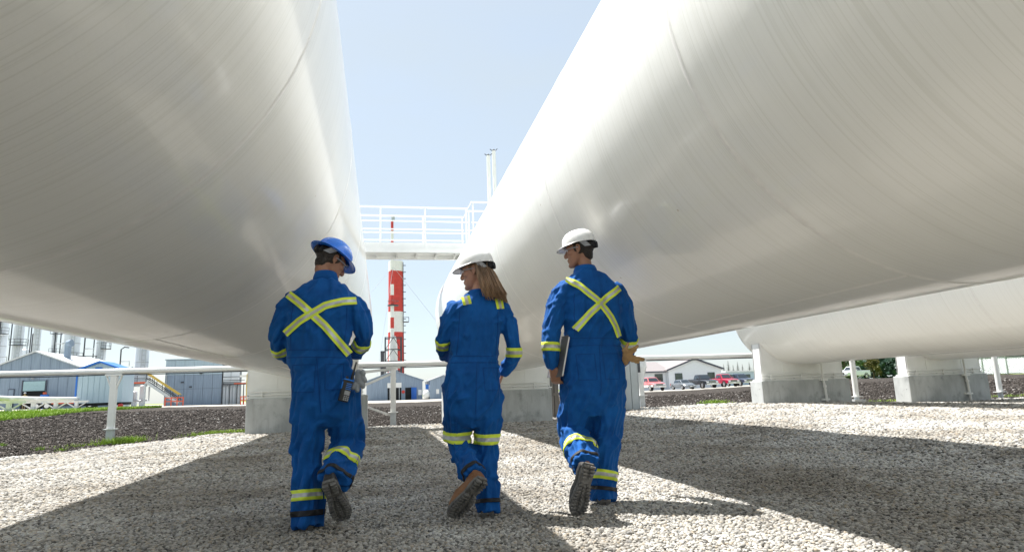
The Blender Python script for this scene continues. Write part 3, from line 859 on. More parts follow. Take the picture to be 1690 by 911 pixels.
def limb_band(bvh, c, axis, half, name, parent, maxr=0.2, mats=None, lift=0.004, a0=0, a1=360, tilt=None):
    """Tape round a limb: rays from the limb's middle outward."""
    c = Vector(c); ax = Vector(axis).normalized()
    r1 = ax.cross(Vector((0.2, 0.95, 0.1))).normalized(); r2 = ax.cross(r1)
    rows = []; N = 56
    for k in range(N + 1):
        a = R(a0 + (a1 - a0) * k / N); d = r1 * math.cos(a) + r2 * math.sin(a); row = []
        for u, _ in LANES:
            p = c + ax * (u * half)
            h = bvh.ray_cast(p, d, maxr)
            dist = h[3] if h[0] is not None else None
            row.append((p, d, dist, lift if abs(u) < 0.97 else 0.0))
        rows.append(row)
    ds = [x[2] for r in rows for x in r if x[2]]
    med = sorted(ds)[len(ds) // 2] if ds else 0.08
    lim = med * 1.55
    D = np.array([[min(x[2], lim) if x[2] else med for x in r] for r in rows])
    full = a1 - a0 == 360
    if full:
        D = np.maximum(D, np.maximum(np.roll(D, 1, 0), np.roll(D, -1, 0)))
        Dp = np.pad(D, ((0, 0), (1, 1)), mode='edge'); D = np.maximum(D, 0.5 * D + 0.5 * np.maximum(Dp[:, :-2], Dp[:, 2:]))
    for _ in range(2):
        D = (np.roll(D, 1, 0) + 2 * D + np.roll(D, -1, 0)) / 4 if full else D
    return tape_grid([[x[0] + x[1] * (D[k][i] + x[3]) for i, x in enumerate(r)] for k, r in enumerate(rows)], name, parent, mats)

def back_tape(bvh, path, half, name, parent, mats=None, lift=0.004, y0=3.3, direction=(0, 1, 0)):
    """Tape over the back: path of (x, z), dropped onto the cloth along direction."""
    d = Vector(direction).normalized(); pts = []
    for i in range(len(path) - 1):
        n = max(2, int((Vector(path[i + 1]) - Vector(path[i])).length / 0.012))
        for k in range(n): pts.append(Vector(path[i]).lerp(Vector(path[i + 1]), k / n))
    pts.append(Vector(path[-1]))
    rows = []
    last = None
    for i, p in enumerate(pts):
        t = (pts[min(i + 1, len(pts) - 1)] - pts[max(i - 1, 0)]).normalized(); s = Vector((-t.y, t.x)); row = []
        for u, _ in LANES:
            q = p + s * (u * half)
            o = Vector((q.x, y0, q.y)) - d * 0.0
            h = bvh.ray_cast(o, d, 3)
            if h[0] is not None and (last is None or abs(h[3] - last) < 0.12):
                last = h[3]; row.append(h[0] - d * (lift if abs(u) < 0.97 else 0.0005))
            elif last is not None: row.append(o + d * last)
            else: row.append(None)
        if any(x is None for x in row): continue
        rows.append(row)
    if mats is None:      # tape bridges small folds instead of sinking into them
        Dm = np.array([[p.y for p in r] for r in rows]); Q = Dm.copy()
        for k in range(len(rows)): Q[k] = Dm[max(0, k - 2):k + 3].min(axis=0)
        Q = np.minimum(Q, np.pad(Q, ((0, 0), (1, 1)), mode='edge')[:, :-2]); Q = np.minimum(Q, np.pad(Q, ((0, 0), (1, 1)), mode='edge')[:, 2:])
        Qs = np.pad(Q, ((2, 2), (0, 0)), mode='edge'); Qs = (Qs[:-4] + Qs[1:-3] + Qs[2:-2] + Qs[3:-1] + Qs[4:]) / 5
        Q = np.minimum(Qs, Dm)
        rows = [[Vector((p.x, Q[k][i], p.z)) for i, p in enumerate(r)] for k, r in enumerate(rows)]
    return tape_grid(rows, name, parent, mats, lanes=(mats is None))

def hand_pieces(mb, M, curl=(0.5, 0.55, 0.6, 0.65), thumb=0.5, k=1.0, side=1):
    """Palm, four fingers of different length and a thumb from the side of the palm. Local: +y to the fingertips, +x thumb side, +z back of the hand."""
    def T(p): return M @ Vector((p[0] * side * k, p[1] * k, p[2] * k))
    limb(mb, [T((0, -0.03, 0)), T((0, 0.0, 0)), T((0.002, 0.045, 0)), T((0, 0.085, 0))], [(0.028 * k, 0.022 * k), (0.032 * k, 0.02 * k), (0.042 * k, 0.017 * k), (0.041 * k, 0.014 * k)], 14, 3, ref=M.to_3x3() @ Vector((1, 0, 0)))
    for i, (x, L) in enumerate(((0.031, 0.072), (0.0105, 0.080), (-0.0105, 0.074), (-0.031, 0.058))):
        p = Vector((x, 0.088, 0)); a = 0.0; pts = [Vector((x, 0.07, 0)), p.copy()]
        for j, f in enumerate((0.45, 0.32, 0.23)):
            a += curl[i] * (1.0 if j else 0.8)
            p = p + Vector((0.05 * (x / 0.03) * L * f, math.cos(a) * L * f, -math.sin(a) * L * f)); pts.append(p.copy())
        limb(mb, [T(q) for q in pts], [0.0095 * k, 0.0095 * k, 0.009 * k, 0.0083 * k, 0.0072 * k], 10, 3)
    th = [(0.022, 0.015, -0.004), (0.045, 0.038, -0.010), (0.058 - 0.01 * thumb, 0.066, -0.014 - 0.02 * thumb), (0.060 - 0.03 * thumb, 0.092, -0.018 - 0.03 * thumb)]
    limb(mb, [T(q) for q in th], [0.014 * k, 0.0125 * k, 0.0105 * k, 0.008 * k], 10, 3)

def frame(loc, y, up):
    """Matrix with +y along y and +z near up."""
    y = Vector(y).normalized(); x = y.cross(Vector(up)).normalized(); z = x.cross(y)
    m = Matrix((x, y, z)).transposed().to_4x4(); m.translation = Vector(loc)
    return m

def boot(parent, M, leather, name='boot'):
    """Work boot: upper, welted sole and heel with lugged tread. Local: heel at origin, +y to the toe, sole at z = 0."""
    M = M @ Matrix.Scale(1.13, 4)
    def outline(grow=0.0):
        pts = []
        L = [(0.0, 0.024), (0.02, 0.034), (0.06, 0.037), (0.11, 0.034), (0.16, 0.042), (0.205, 0.050), (0.245, 0.047), (0.275, 0.034), (0.29, 0.014)]
        for y, w in L: pts.append((w + grow, y))
        for y, w in reversed(L): pts.append((-w - grow, y))
        return pts
    T = lambda p: M @ Vector(p)
    up = MB()
    rows = [(0.028, 1.0, 0, 0), (0.05, 1.0, 0, 0), (0.075, 0.86, 0.006, -0.01), (0.095, 0.80, 0.012, -0.05)]
    rings = []
    ol = outline(0.001)
    for z, s, sh, dy in rows:
        ring = []
        for x, y in ol:
            yy = y if y < 0.12 else 0.12 + (y - 0.12) * (1 + dy * 8) if dy < 0 else y
            ring.append(T((x * s, max(yy, sh), z if y < 0.2 else z * (1 - 0.28 * (y - 0.2) / 0.09))))
        rings.append(ring)
    up.rings(rings)
    limb(up, [T((0, 0.062, 0.05)), T((0, 0.065, 0.075)), T((0, 0.068, 0.098))], [(0.036, 0.053), (0.036, 0.048), (0.032, 0.036)], 16, 3, ref=M.to_3x3() @ Vector((1, 0, 0)))
    limb(up, [T((0, 0.10, 0.055)), T((0, 0.18, 0.058)), T((0, 0.25, 0.048))], [(0.036, 0.045), (0.044, 0.034), (0.040, 0.026)], 16, 4, ref=M.to_3x3() @ Vector((1, 0, 0)))
    me = remeshed(up, 0.006, 5)
    b = link_mesh(name, me, leather, parent)
    s = MB()
    ol = outline(0.006)
    s.rings([[T((x, y - 0.004 if y < 0.01 else y * 1.015, z)) for x, y in ol] for z in (0.012, 0.030)])
    so = s.build('sole', M_sole, b, bevel=0.003)
    h = MB()
    hl = [p for p in outline(0.005) if p[1] < 0.09]
    hl = [(x, y) for x, y in hl if True]
    rng = [[T((x, y - 0.003, z)) for x, y in ([(a, bb) for a, bb in hl if a > 0] + [(a, bb) for a, bb in hl if a <= 0])] for z in (-0.012, 0.0125)]
    # lugs: heel bars and fore-sole blocks around a grooved middle
    lug = MB()
    rot = M.to_3x3()
    for y in np.linspace(0.012, 0.072, 4):
        for sx in (-1, 1):
            lug.box(T((sx * 0.020, y, 0.003)), (0.026 + 0.006 * math.sin(y * 60), 0.011, 0.020), rot)
    for y in np.linspace(0.118, 0.268, 9):
        w = float(np.interp(y, [0.11, 0.16, 0.205, 0.245, 0.275], [0.034, 0.042, 0.050, 0.046, 0.032]))
        for sx in (-1, 1):
            lug.box(T((sx * (w - 0.010), y, 0.0045)), (0.026, 0.0115, 0.017), rot @ Matrix.Rotation(sx * 0.25, 3, 'Z'))
        lug.box(T((0.0, y + 0.006, 0.0065)), (0.020, 0.010, 0.013), rot @ Matrix.Rotation(0.6, 3, 'Z'))
    lug.build('tread', M_sole, b, bevel=0.0015)
    return b

def head_pieces(mb, M):
    T = lambda p: M @ Vector(p)
    rot = M.to_3x3()
    B = lambda c, r: mb.ball(T(c), r, 18, 12, rot)
    B((0, -0.012, 0.030), (0.076, 0.097, 0.085))
    rings = []
    for z, yc, hw, hd in ((-0.121, 0.066, 0.016, 0.012), (-0.114, 0.058, 0.030, 0.026), (-0.095, 0.047, 0.043, 0.042), (-0.065, 0.033, 0.055, 0.060), (-0.03, 0.024, 0.062, 0.070), (0.02, 0.018, 0.069, 0.076), (0.05, 0.012, 0.068, 0.078)):
        rings.append([T((hw * math.cos(a), yc + hd * math.sin(a), z)) for a in [2 * math.pi * j / 24 for j in range(24)]])
    mb.rings(rings)
    B((0, 0.080, 0.032), (0.050, 0.018, 0.012))
    limb(mb, [T((0, 0.086, 0.022)), T((0, 0.098, 0.002)), T((0, 0.112, -0.024)), T((0, 0.108, -0.036))], [0.010, 0.0105, 0.0145, 0.012], 12, 4)
    for s in (-1, 1):
        B((s * 0.012, 0.100, -0.031), (0.010, 0.012, 0.009))
        B((s * 0.040, 0.060, -0.012), (0.027, 0.026, 0.026))
        # ear: rim and lobe standing off the head
        e = [(s * 0.070, 0.006, 0.012), (s * 0.080, -0.002, 0.030), (s * 0.084, -0.018, 0.028), (s * 0.083, -0.024, 0.006), (s * 0.078, -0.014, -0.018), (s * 0.072, 0.0, -0.030)]
        limb(mb, [T(q) for q in e], [0.005, 0.0055, 0.0055, 0.0055, 0.006, 0.006], 8, 3)
        B((s * 0.074, -0.008, 0.0), (0.006, 0.016, 0.024))
    B((0, 0.091, -0.061), (0.025, 0.012, 0.0075)); B((0, 0.088, -0.074), (0.021, 0.012, 0.0085)); B((0, 0.079, -0.104), (0.024, 0.020, 0.019))

def hard_hat(parent, M, m, full=False):
    """Hard hat: dome with raised centre rib, brim, lining, suspension band with ratchet knob. Local frame of the head."""
    tl = Matrix.Translation((0, -0.004, 0.048)) @ Matrix.Rotation(R(-4), 4, 'X')
    A = M @ tl @ Matrix.Scale(0.925, 4)
    T = lambda p: A @ Vector(p)
    RX, RYf, RYb, RZ = 0.116, 0.140, 0.140, 0.122
    n, k = 72, 22
    def dome(off, bot=0.0):
        rings = []
        for i in range(k + 1):
            th = (math.pi / 2) * i / k
            ring = []
            for j in range(n):
                a = 2 * math.pi * j / n
                cx, cy = math.cos(a), math.sin(a)
                rr = math.cos(th) ** 0.82; zz = math.sin(th) ** 0.95
                x = RX * cx * rr; y = (RYf if cy > 0 else RYb) * cy * rr; z = RZ * zz
                rib = 0.0
                if full:
                    rib = 0.007 * math.exp(-(x / 0.020) ** 4) * (1 if zz > 0.25 else zz * 4) + 0.004 * math.exp(-((abs(x) - 0.055) / 0.014) ** 4) * (1 if zz > 0.35 else 0) 
                else:
                    rib = 0.005 * math.exp(-(x / 0.030) ** 6) * sstep(0.2, 0.55, zz)
                q = Vector((x, y, z)); ln = q.length
                q = q * ((ln + off + (rib if off >= 0 else 0)) / ln)
                ring.append(T((q.x, q.y, max(q.z, 0) - (0.004 if i == 0 else 0))))
            rings.append(ring)
        return rings
    o = dome(0.0); inn = dome(-0.004)
    d = MB(); d.rings(o + list(reversed(inn)), cap=False)
    sh = d.build('hard_hat', m, parent, smooth='all')
    # brim: a lip all round, growing into a peak at the front (or a full brim)
    br = MB(); rings = []
    for t in range(9):
        u = t / 8; ring = []
        for j in range(n):
            a = 2 * math.pi * j / n; cx, cy = math.cos(a), math.sin(a)
            f = max(0.0, cy)
            w = (0.040 + 0.020 * f ** 1.5 + 0.012 * max(0, -cy) ** 2) if full else (0.007 + 0.052 * f ** 1.8)
            bx, by = RX * cx, (RYf if cy > 0 else RYb) * cy
            nx, ny = cx / RX, cy / RYf; l = math.hypot(nx, ny); nx /= l; ny /= l
            s = u if u <= 0.5 else 1 - u
            dist = w * s * 2; zt = 0.003 if u < 0.5 else -0.002
            drop = -(0.010 if full else 0.016 * f + 0.004) * (s * 2) ** 1.2
            ring.append(T((bx + nx * (dist - 0.003), by + ny * (dist - 0.003), zt + drop)))
        rings.append(ring)
    br.rings(rings, cap=False)
    br.build('brim', m, sh, smooth='all')
    # suspension band and ratchet at the nape
    sb = MB(); pts = []
    rows = []
    for j in range(41):
        a = R(180 + 20) + R(140) * j / 40
        rows.append([T((0.092 * math.cos(a) * s_, 0.118 * math.sin(a) * s_, z)) for s_, z in ((1, -0.002), (1.0, -0.030), (0.97, -0.030), (0.97, -0.002))])
    sb.rings(rows)
    sus = sb.build('suspension_band', M_black, sh)
    kn = MB(); kn.cyl(T((0, -0.112, -0.034)), T((0, -0.148, -0.038)), 0.024, n=16); kn.box(T((0, -0.117, -0.032)), (0.095, 0.022, 0.040), A.to_3x3())
    kn.build('ratchet_knob', M_black, sh, bevel=0.002)
    for s in (-1, 1):
        st = MB(); st.rings([[T((s * 0.108, -0.020, 0.006)), T((s * 0.102, -0.072, 0.006)), T((s * 0.099, -0.070, 0.006)), T((s * 0.104, -0.020, 0.006))], [T((s * 0.092, -0.065, -0.048)), T((s * 0.066, -0.108, -0.048)), T((s * 0.062, -0.104, -0.048)), T((s * 0.088, -0.062, -0.048))]])
        st.build('strap', M_strap, sh)
    return sh

def glasses(parent, M):
    T = lambda p: M @ Vector(p)
    f = MB()
    for s in (-1, 1):
        f.tube([T((s * 0.081, -0.012, 0.012)), T((s * 0.079, 0.03, 0.014)), T((s * 0.070, 0.082, 0.010))], 0.0032, 6)
    ob = f.build('safety_glasses', M_strap, parent, smooth=True)
    l = MB(); rows = []
    for j in range(21):
        a = -1.05 + 2.1 * j / 20
        rows.append([T((0.074 * math.sin(a), 0.062 + 0.052 * math.cos(a), z)) for z in (0.027, 0.010, -0.016 + 0.012 * max(0, 1 - abs(a) * 4))])
    l.rings(rows, cap=False, closed=False)
    l.build('lens', M_lens, ob, smooth='all')
    return ob

def face_bits(parent, M):
    for s in (-1, 1):
        e = MB(); e.ball(M @ Vector((s * 0.030, 0.079, 0.008)), 0.0125, 12, 8, M.to_3x3()); eo = e.build('eye', M_eye, parent, smooth='all')
        i = MB(); i.ball(M @ Vector((s * 0.030, 0.0885, 0.008)), (0.006, 0.0035, 0.006), 10, 6, M.to_3x3()); i.build('iris', M_hair_d, eo, smooth='all')
        b = MB(); b.tube([M @ Vector(q) for q in ((s * 0.014, 0.097, 0.030), (s * 0.032, 0.094, 0.036), (s * 0.052, 0.078, 0.031))], [0.003, 0.004, 0.002], 6); b.build('eyebrow', M_hair_d, parent)

def short_hair(parent, M, m):
    mb = MB(); rot = M.to_3x3()
    mb.ball(M @ Vector((0, -0.022, 0.030)), (0.0815, 0.096, 0.084), 24, 16, rot)
    mb.ball(M @ Vector((0, -0.060, -0.034)), (0.056, 0.038, 0.056), 20, 12, rot)
    for s in (-1, 1): mb.ball(M @ Vector((s * 0.072, 0.016, 0.012)), (0.007, 0.012, 0.030), 10, 8, rot)
    me = remeshed(mb, 0.006, 2)
    v, nn = mesh_np(me)
    h = np.array([0.004 * noise.noise(Vector(p) * 60) + 0.002 * noise.noise(Vector(p) * 150) for p in v])
    me.vertices.foreach_set('co', (v + nn * h[:, None]).ravel()); me.update()
    return link_mesh('hair', me, m, parent)

def head_frame(c, yaw, pitch, roll=0):
    return Matrix.Translation(c) @ Matrix.Rotation(R(yaw), 4, 'Z') @ Matrix.Rotation(R(pitch), 4, 'X') @ Matrix.Rotation(R(roll), 4, 'Y')

def person(label, loc, trunk, arms, legs, head_c, head_rot, skin, hat, full, seed, boots, leather, hands, bands, strips, blacks, seams, collar, woman=False):
    P = thing('person', label, 'person', loc, group='workers walking away between the tanks')
    HM = head_frame(head_c, *head_rot)
    # --- coverall
    mb = MB(); stack(mb, trunk)
    segs = []
    tb = [Vector((r[0], r[1], r[2])) for r in trunk]
    lo, mid, hi = tb[2], tb[len(tb) // 2], tb[-2]
    segs.append((lo, mid, 0.010, 0.009, 0.013, 4.5, 0.9)); segs.append((mid, hi, 0.013, 0.009, 0.006, 4.0, 1.1))
    for pts, rad in arms:
        limb(mb, pts, rad, 20, 6)
        for i in range(len(pts) - 1):
            segs.append((pts[i], pts[i + 1], (0.008, 0.013, 0.010)[min(i, 2)], 0.008, (0.013, 0.010, 0.008)[min(i, 2)], 7.5, 0.8))
    for pts, rad in legs:
        limb(mb, pts, rad, 24, 6, flat=True)
        for i in range(len(pts) - 1):
            segs.append((pts[i], pts[i + 1], (0.012, 0.011, 0.018, 0.018)[min(i, 3)], (0.010, 0.013, 0.013, 0.015)[min(i, 3)], (0.011, 0.018, 0.018, 0.012)[min(i, 3)], 6.0, 0.8))
    me = remeshed(mb, 0.0085, 6)
    wrinkle(me, segs, seed)
    bvh = BVHTree.FromPolygons([tuple(v.co) for v in me.vertices], [tuple(p.vertices) for p in me.polygons])
    cov = link_mesh('coverall', me, CLOTH, P)
    # --- body: one continuous surface inside the clothes, bare at head, neck and hands
    bb = MB()
    head_pieces(bb, HM)
    nb = Vector(trunk[-1][:3])
    limb(bb, [HM @ Vector((0, -0.022, -0.03)), HM @ Vector((0, -0.028, -0.085)), nb + Vector((0, 0, 0.0)), nb - Vector((0, 0, 0.10))], [0.052, 0.048, 0.053, 0.065], 20, 5)
    stack(bb, [(x, y, z, w * 0.6, d * 0.55) for x, y, z, w, d in trunk[1:-1]], 20)
    for (pts, rad), hd in zip(arms, hands):
        limb(bb, pts, [0.045 if i == 0 else (0.036 if i == 1 else 0.027) for i in range(len(pts))], 14, 5)
        if hd: hand_pieces(bb, *hd)
    for pts, rad in legs:
        limb(bb, pts, [0.07, 0.05, 0.038, 0.034, 0.03][:len(pts)], 14, 5)
    bme = remeshed(bb, 0.0045, 3, 0.4)
    body = link_mesh('body', bme, skin, P)
    face_bits(P, HM)
    for M_, in [(b,) for b in boots]: boot(P, M_, leather)
    hard_hat(P, HM, hat, full)
    glasses(P, HM)
    # --- tapes, seams and cuff straps sewn on the coverall
    for c, ax, half in bands: limb_band(bvh, c, ax, half, 'reflective_band', cov)
    for path, half in strips: back_tape(bvh, path, half, 'reflective_strip', cov)
    for c, ax, half, a0, a1 in blacks: limb_band(bvh, c, ax, half, 'cuff_strap', cov, mats=[M_black, M_black], a0=a0, a1=a1)
    for path, half in seams: back_tape(bvh, path, half, 'seam', cov, mats=[M_seam], lift=0.0025)
    # --- collar standing round the neck
    cc, w, d, h, tl = collar
    col_ = MB(); rows = []
    for j in range(49):
        a = R(200 - 65 + 0) + R(0); a = 2 * math.pi * j / 48
        x, y = math.cos(a), math.sin(a)
        hh = h * (1 - 0.55 * max(0, y) ** 2)
        rows.append([Vector((cc[0] + w * s_ * x, cc[1] + d * s_ * y, cc[2] + z + tl * y)) for s_, z in ((1.10, -0.035), (1.02, hh * 0.3), (0.90, hh), (0.84, hh), (0.86, 0.0), (0.98, -0.035))])
    col_.rings(rows, cap=False)
    col_.build('collar', CLOTH, cov, smooth='all')
    return P, HM, bvh, cov

Z0 = 0.012
# ---- man in the blue hard hat
T_ = [(-0.362, 4.36, 0.60, 0.10, 0.09), (-0.366, 4.355, 0.68, 0.180, 0.128), (-0.374, 4.35, 0.80, 0.206, 0.142), (-0.385, 4.355, 0.94, 0.200, 0.136), (-0.405, 4.36, 1.08, 0.200, 0.130),
      (-0.409, 4.365, 1.20, 0.207, 0.135), (-0.408, 4.37, 1.32, 0.214, 0.138), (-0.398, 4.375, 1.42, 0.205, 0.125), (-0.390, 4.375, 1.49, 0.178, 0.104), (-0.380, 4.375, 1.535, 0.128, 0.085), (-0.372, 4.375, 1.568, 0.086, 0.074)]
armL = ([(-0.555, 4.385, 1.445), (-0.615, 4.385, 1.36), (-0.668, 4.40, 1.19), (-0.640, 4.53, 1.085), (-0.585, 4.66, 1.075)], [0.069, 0.070, 0.060, 0.056, 0.050])
armR = ([(-0.225, 4.385, 1.435), (-0.165, 4.385, 1.35), (-0.118, 4.40, 1.20), (-0.165, 4.52, 1.105), (-0.235, 4.65, 1.10)], [0.069, 0.070, 0.060, 0.056, 0.050])
legL = ([(-0.470, 4.345, 0.82), (-0.470, 4.345, 0.64), (-0.464, 4.345, 0.45), (-0.446, 4.29, 0.22), (-0.438, 4.255, 0.022)], [(0.112, 0.120), (0.104, 0.110), (0.094, 0.096), (0.080, 0.086), (0.090, 0.100)])
legR = ([(-0.265, 4.35, 0.82), (-0.245, 4.39, 0.64), (-0.228, 4.43, 0.49), (-0.258, 4.24, 0.365), (-0.282, 4.10, 0.285)], [(0.115, 0.120), (0.112, 0.110), (0.104, 0.104), (0.093, 0.092), (0.091, 0.088)])
bt = [frame((-0.440, 4.200, Z0), (-0.10, 1, 0), (0, 0, 1)), frame((-0.300, 3.975, 0.298), (0.062, 0.155, -0.19), (-0.10, 0.9, 0.6))]
hnd = [(frame((-0.575, 4.69, 1.075), (0.8, 0.6, 0), (0, 0.5, 1)), (0.6, 0.6, 0.65, 0.7), 0.5, 1.0, 1), (frame((-0.245, 4.68, 1.10), (-0.8, 0.6, 0), (0, 0.5, 1)), (0.6, 0.6, 0.65, 0.7), 0.5, 1.0, -1)]
bands = [((-0.650, 4.455, 1.115), (0.28, 1.0, -0.75), 0.031), ((-0.142, 4.46, 1.145), (-0.45, 1.0, -0.75), 0.031), ((-0.446, 4.285, 0.205), (0.02, -0.15, -1), 0.032), ((-0.247, 4.285, 0.395), (-0.10, -0.75, -0.58), 0.032)]
strips = [([(-0.600, 1.462), (-0.520, 1.395), (-0.36, 1.245), (-0.205, 1.062)], 0.0255), ([(-0.608, 1.200), (-0.52, 1.275), (-0.36, 1.375), (-0.25, 1.405), (-0.165, 1.418)], 0.0255)]
blk = [((-0.440, 4.268, 0.10), (0.02, -0.15, -1), 0.017, 0, 360), ((-0.276, 4.135, 0.305), (-0.10, -0.75, -0.5), 0.014, 0, 360)]
seams = [([(-0.595, 1.098), (-0.4, 1.092), (-0.222, 1.088)], 0.003), ([(-0.595, 1.050), (-0.4, 1.045), (-0.222, 1.040)], 0.003), ([(-0.405, 1.04), (-0.385, 0.85), (-0.372, 0.70)], 0.003), ([(-0.565, 1.40), (-0.575, 1.25), (-0.570, 1.10)], 0.003), ([(-0.225, 1.37), (-0.228, 1.25), (-0.240, 1.10)], 0.003), ([(-0.35, 1.0), (-0.24, 1.0), (-0.24, 0.84), (-0.35, 0.84), (-0.35, 1.0)], 0.0025), ([(-0.555, 1.0), (-0.41, 1.0), (-0.415, 0.83), (-0.55, 0.83), (-0.555, 1.0)], 0.0025)]
man1, HM1, bvh1, cov1 = person('worker in a blue hard hat, yellow X on the back, radio at the hip', (-0.37, 4.3, 0.0), T_, [armL, armR], [legL, legR], (-0.342, 4.415, 1.700), (-58, -29, 0), M_skin2, M_hat_b, True, 3.1,
    bt, M_boot_k, hnd, bands, strips, blk, seams, ((-0.372, 4.385, 1.572), 0.080, 0.078, 0.042, -0.012))
short_hair(man1, HM1, M_hair_d)

# ---- woman in the white hard hat
T_ = [(0.600, 4.345, 0.56, 0.09, 0.09), (0.600, 4.34, 0.64, 0.180, 0.135), (0.598, 4.335, 0.76, 0.203, 0.152), (0.606, 4.34, 0.90, 0.190, 0.138), (0.616, 4.35, 1.02, 0.168, 0.112),
      (0.632, 4.355, 1.14, 0.170, 0.116), (0.648, 4.36, 1.26, 0.174, 0.120), (0.655, 4.36, 1.345, 0.170, 0.110), (0.658, 4.36, 1.41, 0.148, 0.095), (0.662, 4.36, 1.452, 0.110, 0.078), (0.665, 4.36, 1.482, 0.070, 0.062)]
armL = ([(0.500, 4.37, 1.385), (0.455, 4.37, 1.30), (0.412, 4.385, 1.16), (0.425, 4.50, 1.075), (0.475, 4.62, 1.045)], [0.060, 0.061, 0.054, 0.050, 0.046])
armR = ([(0.815, 4.37, 1.375), (0.858, 4.365, 1.29), (0.895, 4.345, 1.10), (0.893, 4.37, 1.02), (0.845, 4.46, 0.93)], [0.060, 0.061, 0.056, 0.053, 0.048])
legL = ([(0.502, 4.335, 0.77), (0.505, 4.38, 0.62), (0.505, 4.425, 0.48), (0.540, 4.22, 0.345), (0.578, 4.07, 0.27)], [(0.112, 0.125), (0.106, 0.112), (0.088, 0.092), (0.078, 0.080), (0.080, 0.077)])
legR = ([(0.695, 4.335, 0.77), (0.696, 4.35, 0.62), (0.690, 4.35, 0.45), (0.678, 4.29, 0.22), (0.674, 4.248, 0.026)], [(0.112, 0.125), (0.104, 0.112), (0.082, 0.088), (0.074, 0.082), (0.082, 0.096)])
bt = [frame((0.600, 3.945, 0.265), (-0.144, 0.125, -0.19), (-0.25, 1.0, 0.5)), frame((0.662, 4.196, Z0), (0.22, 1, 0), (0, 0, 1))]
hnd = [(frame((0.490, 4.65, 1.04), (0.85, 0.5, 0), (0, 0.5, 1)), (0.5, 0.5, 0.55, 0.6), 0.5, 0.9, 1), (frame((0.83, 4.475, 0.91), (-0.3, 0.4, -0.8), (0.9, 0, 0)), (0.3, 0.3, 0.3, 0.35), 0.3, 0.9, 1)]
bands = [((0.413, 4.41, 1.128), (0.05, 0.55, -0.75), 0.033), ((0.895, 4.352, 1.055), (-0.02, 0.12, -1), 0.033), ((0.504, 4.415, 0.505), (0.02, 0.08, -1), 0.034), ((0.692, 4.35, 0.485), (-0.02, 0.05, -1), 0.034)]
strips = [([(0.556, 1.448), (0.560, 1.43), (0.570, 1.380)], 0.029), ([(0.790, 1.428), (0.795, 1.41), (0.804, 1.352)], 0.029)]
blk = [((0.566, 4.11, 0.29), (0.20, -0.75, -0.42), 0.015, 0, 360), ((0.673, 4.26, 0.10), (-0.02, -0.2, -1), 0.013, 0, 360)]
seams = [([(0.450, 1.035), (0.6, 1.030), (0.782, 1.026)], 0.003), ([(0.452, 0.992), (0.6, 0.987), (0.782, 0.983)], 0.003), ([(0.615, 0.98), (0.605, 0.80), (0.600, 0.65)], 0.003), ([(0.520, 1.34), (0.508, 1.2), (0.490, 1.04)], 0.003), ([(0.782, 1.33), (0.776, 1.2), (0.760, 1.04)], 0.003), ([(0.66, 0.95), (0.765, 0.95), (0.765, 0.80), (0.665, 0.80), (0.66, 0.95)], 0.0025)]
wom, HM2, bvh2, cov2 = person('worker in a white hard hat with long brown hair, hand in pocket', (0.60, 4.3, 0.0), T_, [armL, armR], [legL, legR], (0.658, 4.41, 1.632), (62, -5, 0), M_skin, M_hat_w, False, 8.7,
    bt, M_boot, hnd, bands, strips, blk, seams, ((0.664, 4.365, 1.465), 0.078, 0.076, 0.022, -0.008), woman=True)
def long_hair(parent, M, m):
    """Hair falling from under the hat to the shoulders: a thick ragged sheet and loose locks."""
    c = M.translation
    back = (M.to_3x3() @ Vector((0, -1, 0))); back.z = 0; back.normalize()
    side = Vector((0, 0, 1)).cross(back)
    rnd = random.Random(5)
    def pt(a, t, out=0.0, ln=1.0):
        # a: angle from straight back (-1.9..1.9), t: 0 at the hat .. 1 at the tips
        z = 0.052 - t * (0.238 * ln)
        rad_b = 0.090 + 0.018 * min(1, t * 4) + out + 0.016 * math.sin(t * 3.0) + 0.045 * t * t; rad_s = 0.088 + out + 0.022 * math.sin(t * 2.6)
        cen = back * (-0.015 + 0.040 * t) + Vector((0.02 * t * t, -0.03 * t, 0))
        return c + cen + back * (rad_b * math.cos(a)) + side * (rad_s * math.sin(a)) + Vector((0, 0, z))
    mb = MB(); rows = []
    na = 110
    for k in range(15):
        t = k / 14; row = []
        for j in range(na + 1):
            a = -1.22 + 2.44 * j / na
            ln = 1.0 + 0.06 * noise.noise(Vector((a * 9, 0, 0))) - 0.10 * max(0, abs(a) - 0.9) + 0.10 * math.cos(a)
            ridg = 0.005 * noise.noise(Vector((a * 11, t * 0.8, 2))) + 0.003 * noise.noise(Vector((a * 30, t, 5)))
            row.append(pt(a, t, ridg * (0.3 + t), ln))
        rows.append(row)
    inner = [[p + (Vector((c.x, c.y, p.z)) - p) * (0.25 if k < 13 else 0.1) for p in r] for k, r in enumerate(rows)]
    mb.rings(rows, cap=False, closed=False); mb.rings(inner, cap=False, closed=False)
    mb.rings([rows[-1], inner[-1]], cap=False, closed=False)
    mb.rings([[r[0] for r in rows], [r[0] for r in inner]], cap=False, closed=False); mb.rings([[r[-1] for r in rows], [r[-1] for r in inner]], cap=False, closed=False)
    for q in range(240):
        a = rnd.uniform(-1.28, 1.28); w = rnd.uniform(-0.12, 0.12); ln = rnd.uniform(0.85, 1.14) + 0.08 * math.cos(a); o = rnd.uniform(0.0, 0.006) if q < 190 else rnd.uniform(0.004, 0.016)
        mb.tube([pt(a + w * t * t, t, o + 0.006 * t * rnd.random(), ln) for t in [i / 8 for i in range(9)]], [0.0022 + 0.0022 * math.sin(3.1 * i / 8) for i in range(9)], 5)
    return mb.build('hair', m, parent, smooth='all')
long_hair(wom, HM2, M_hair_b)
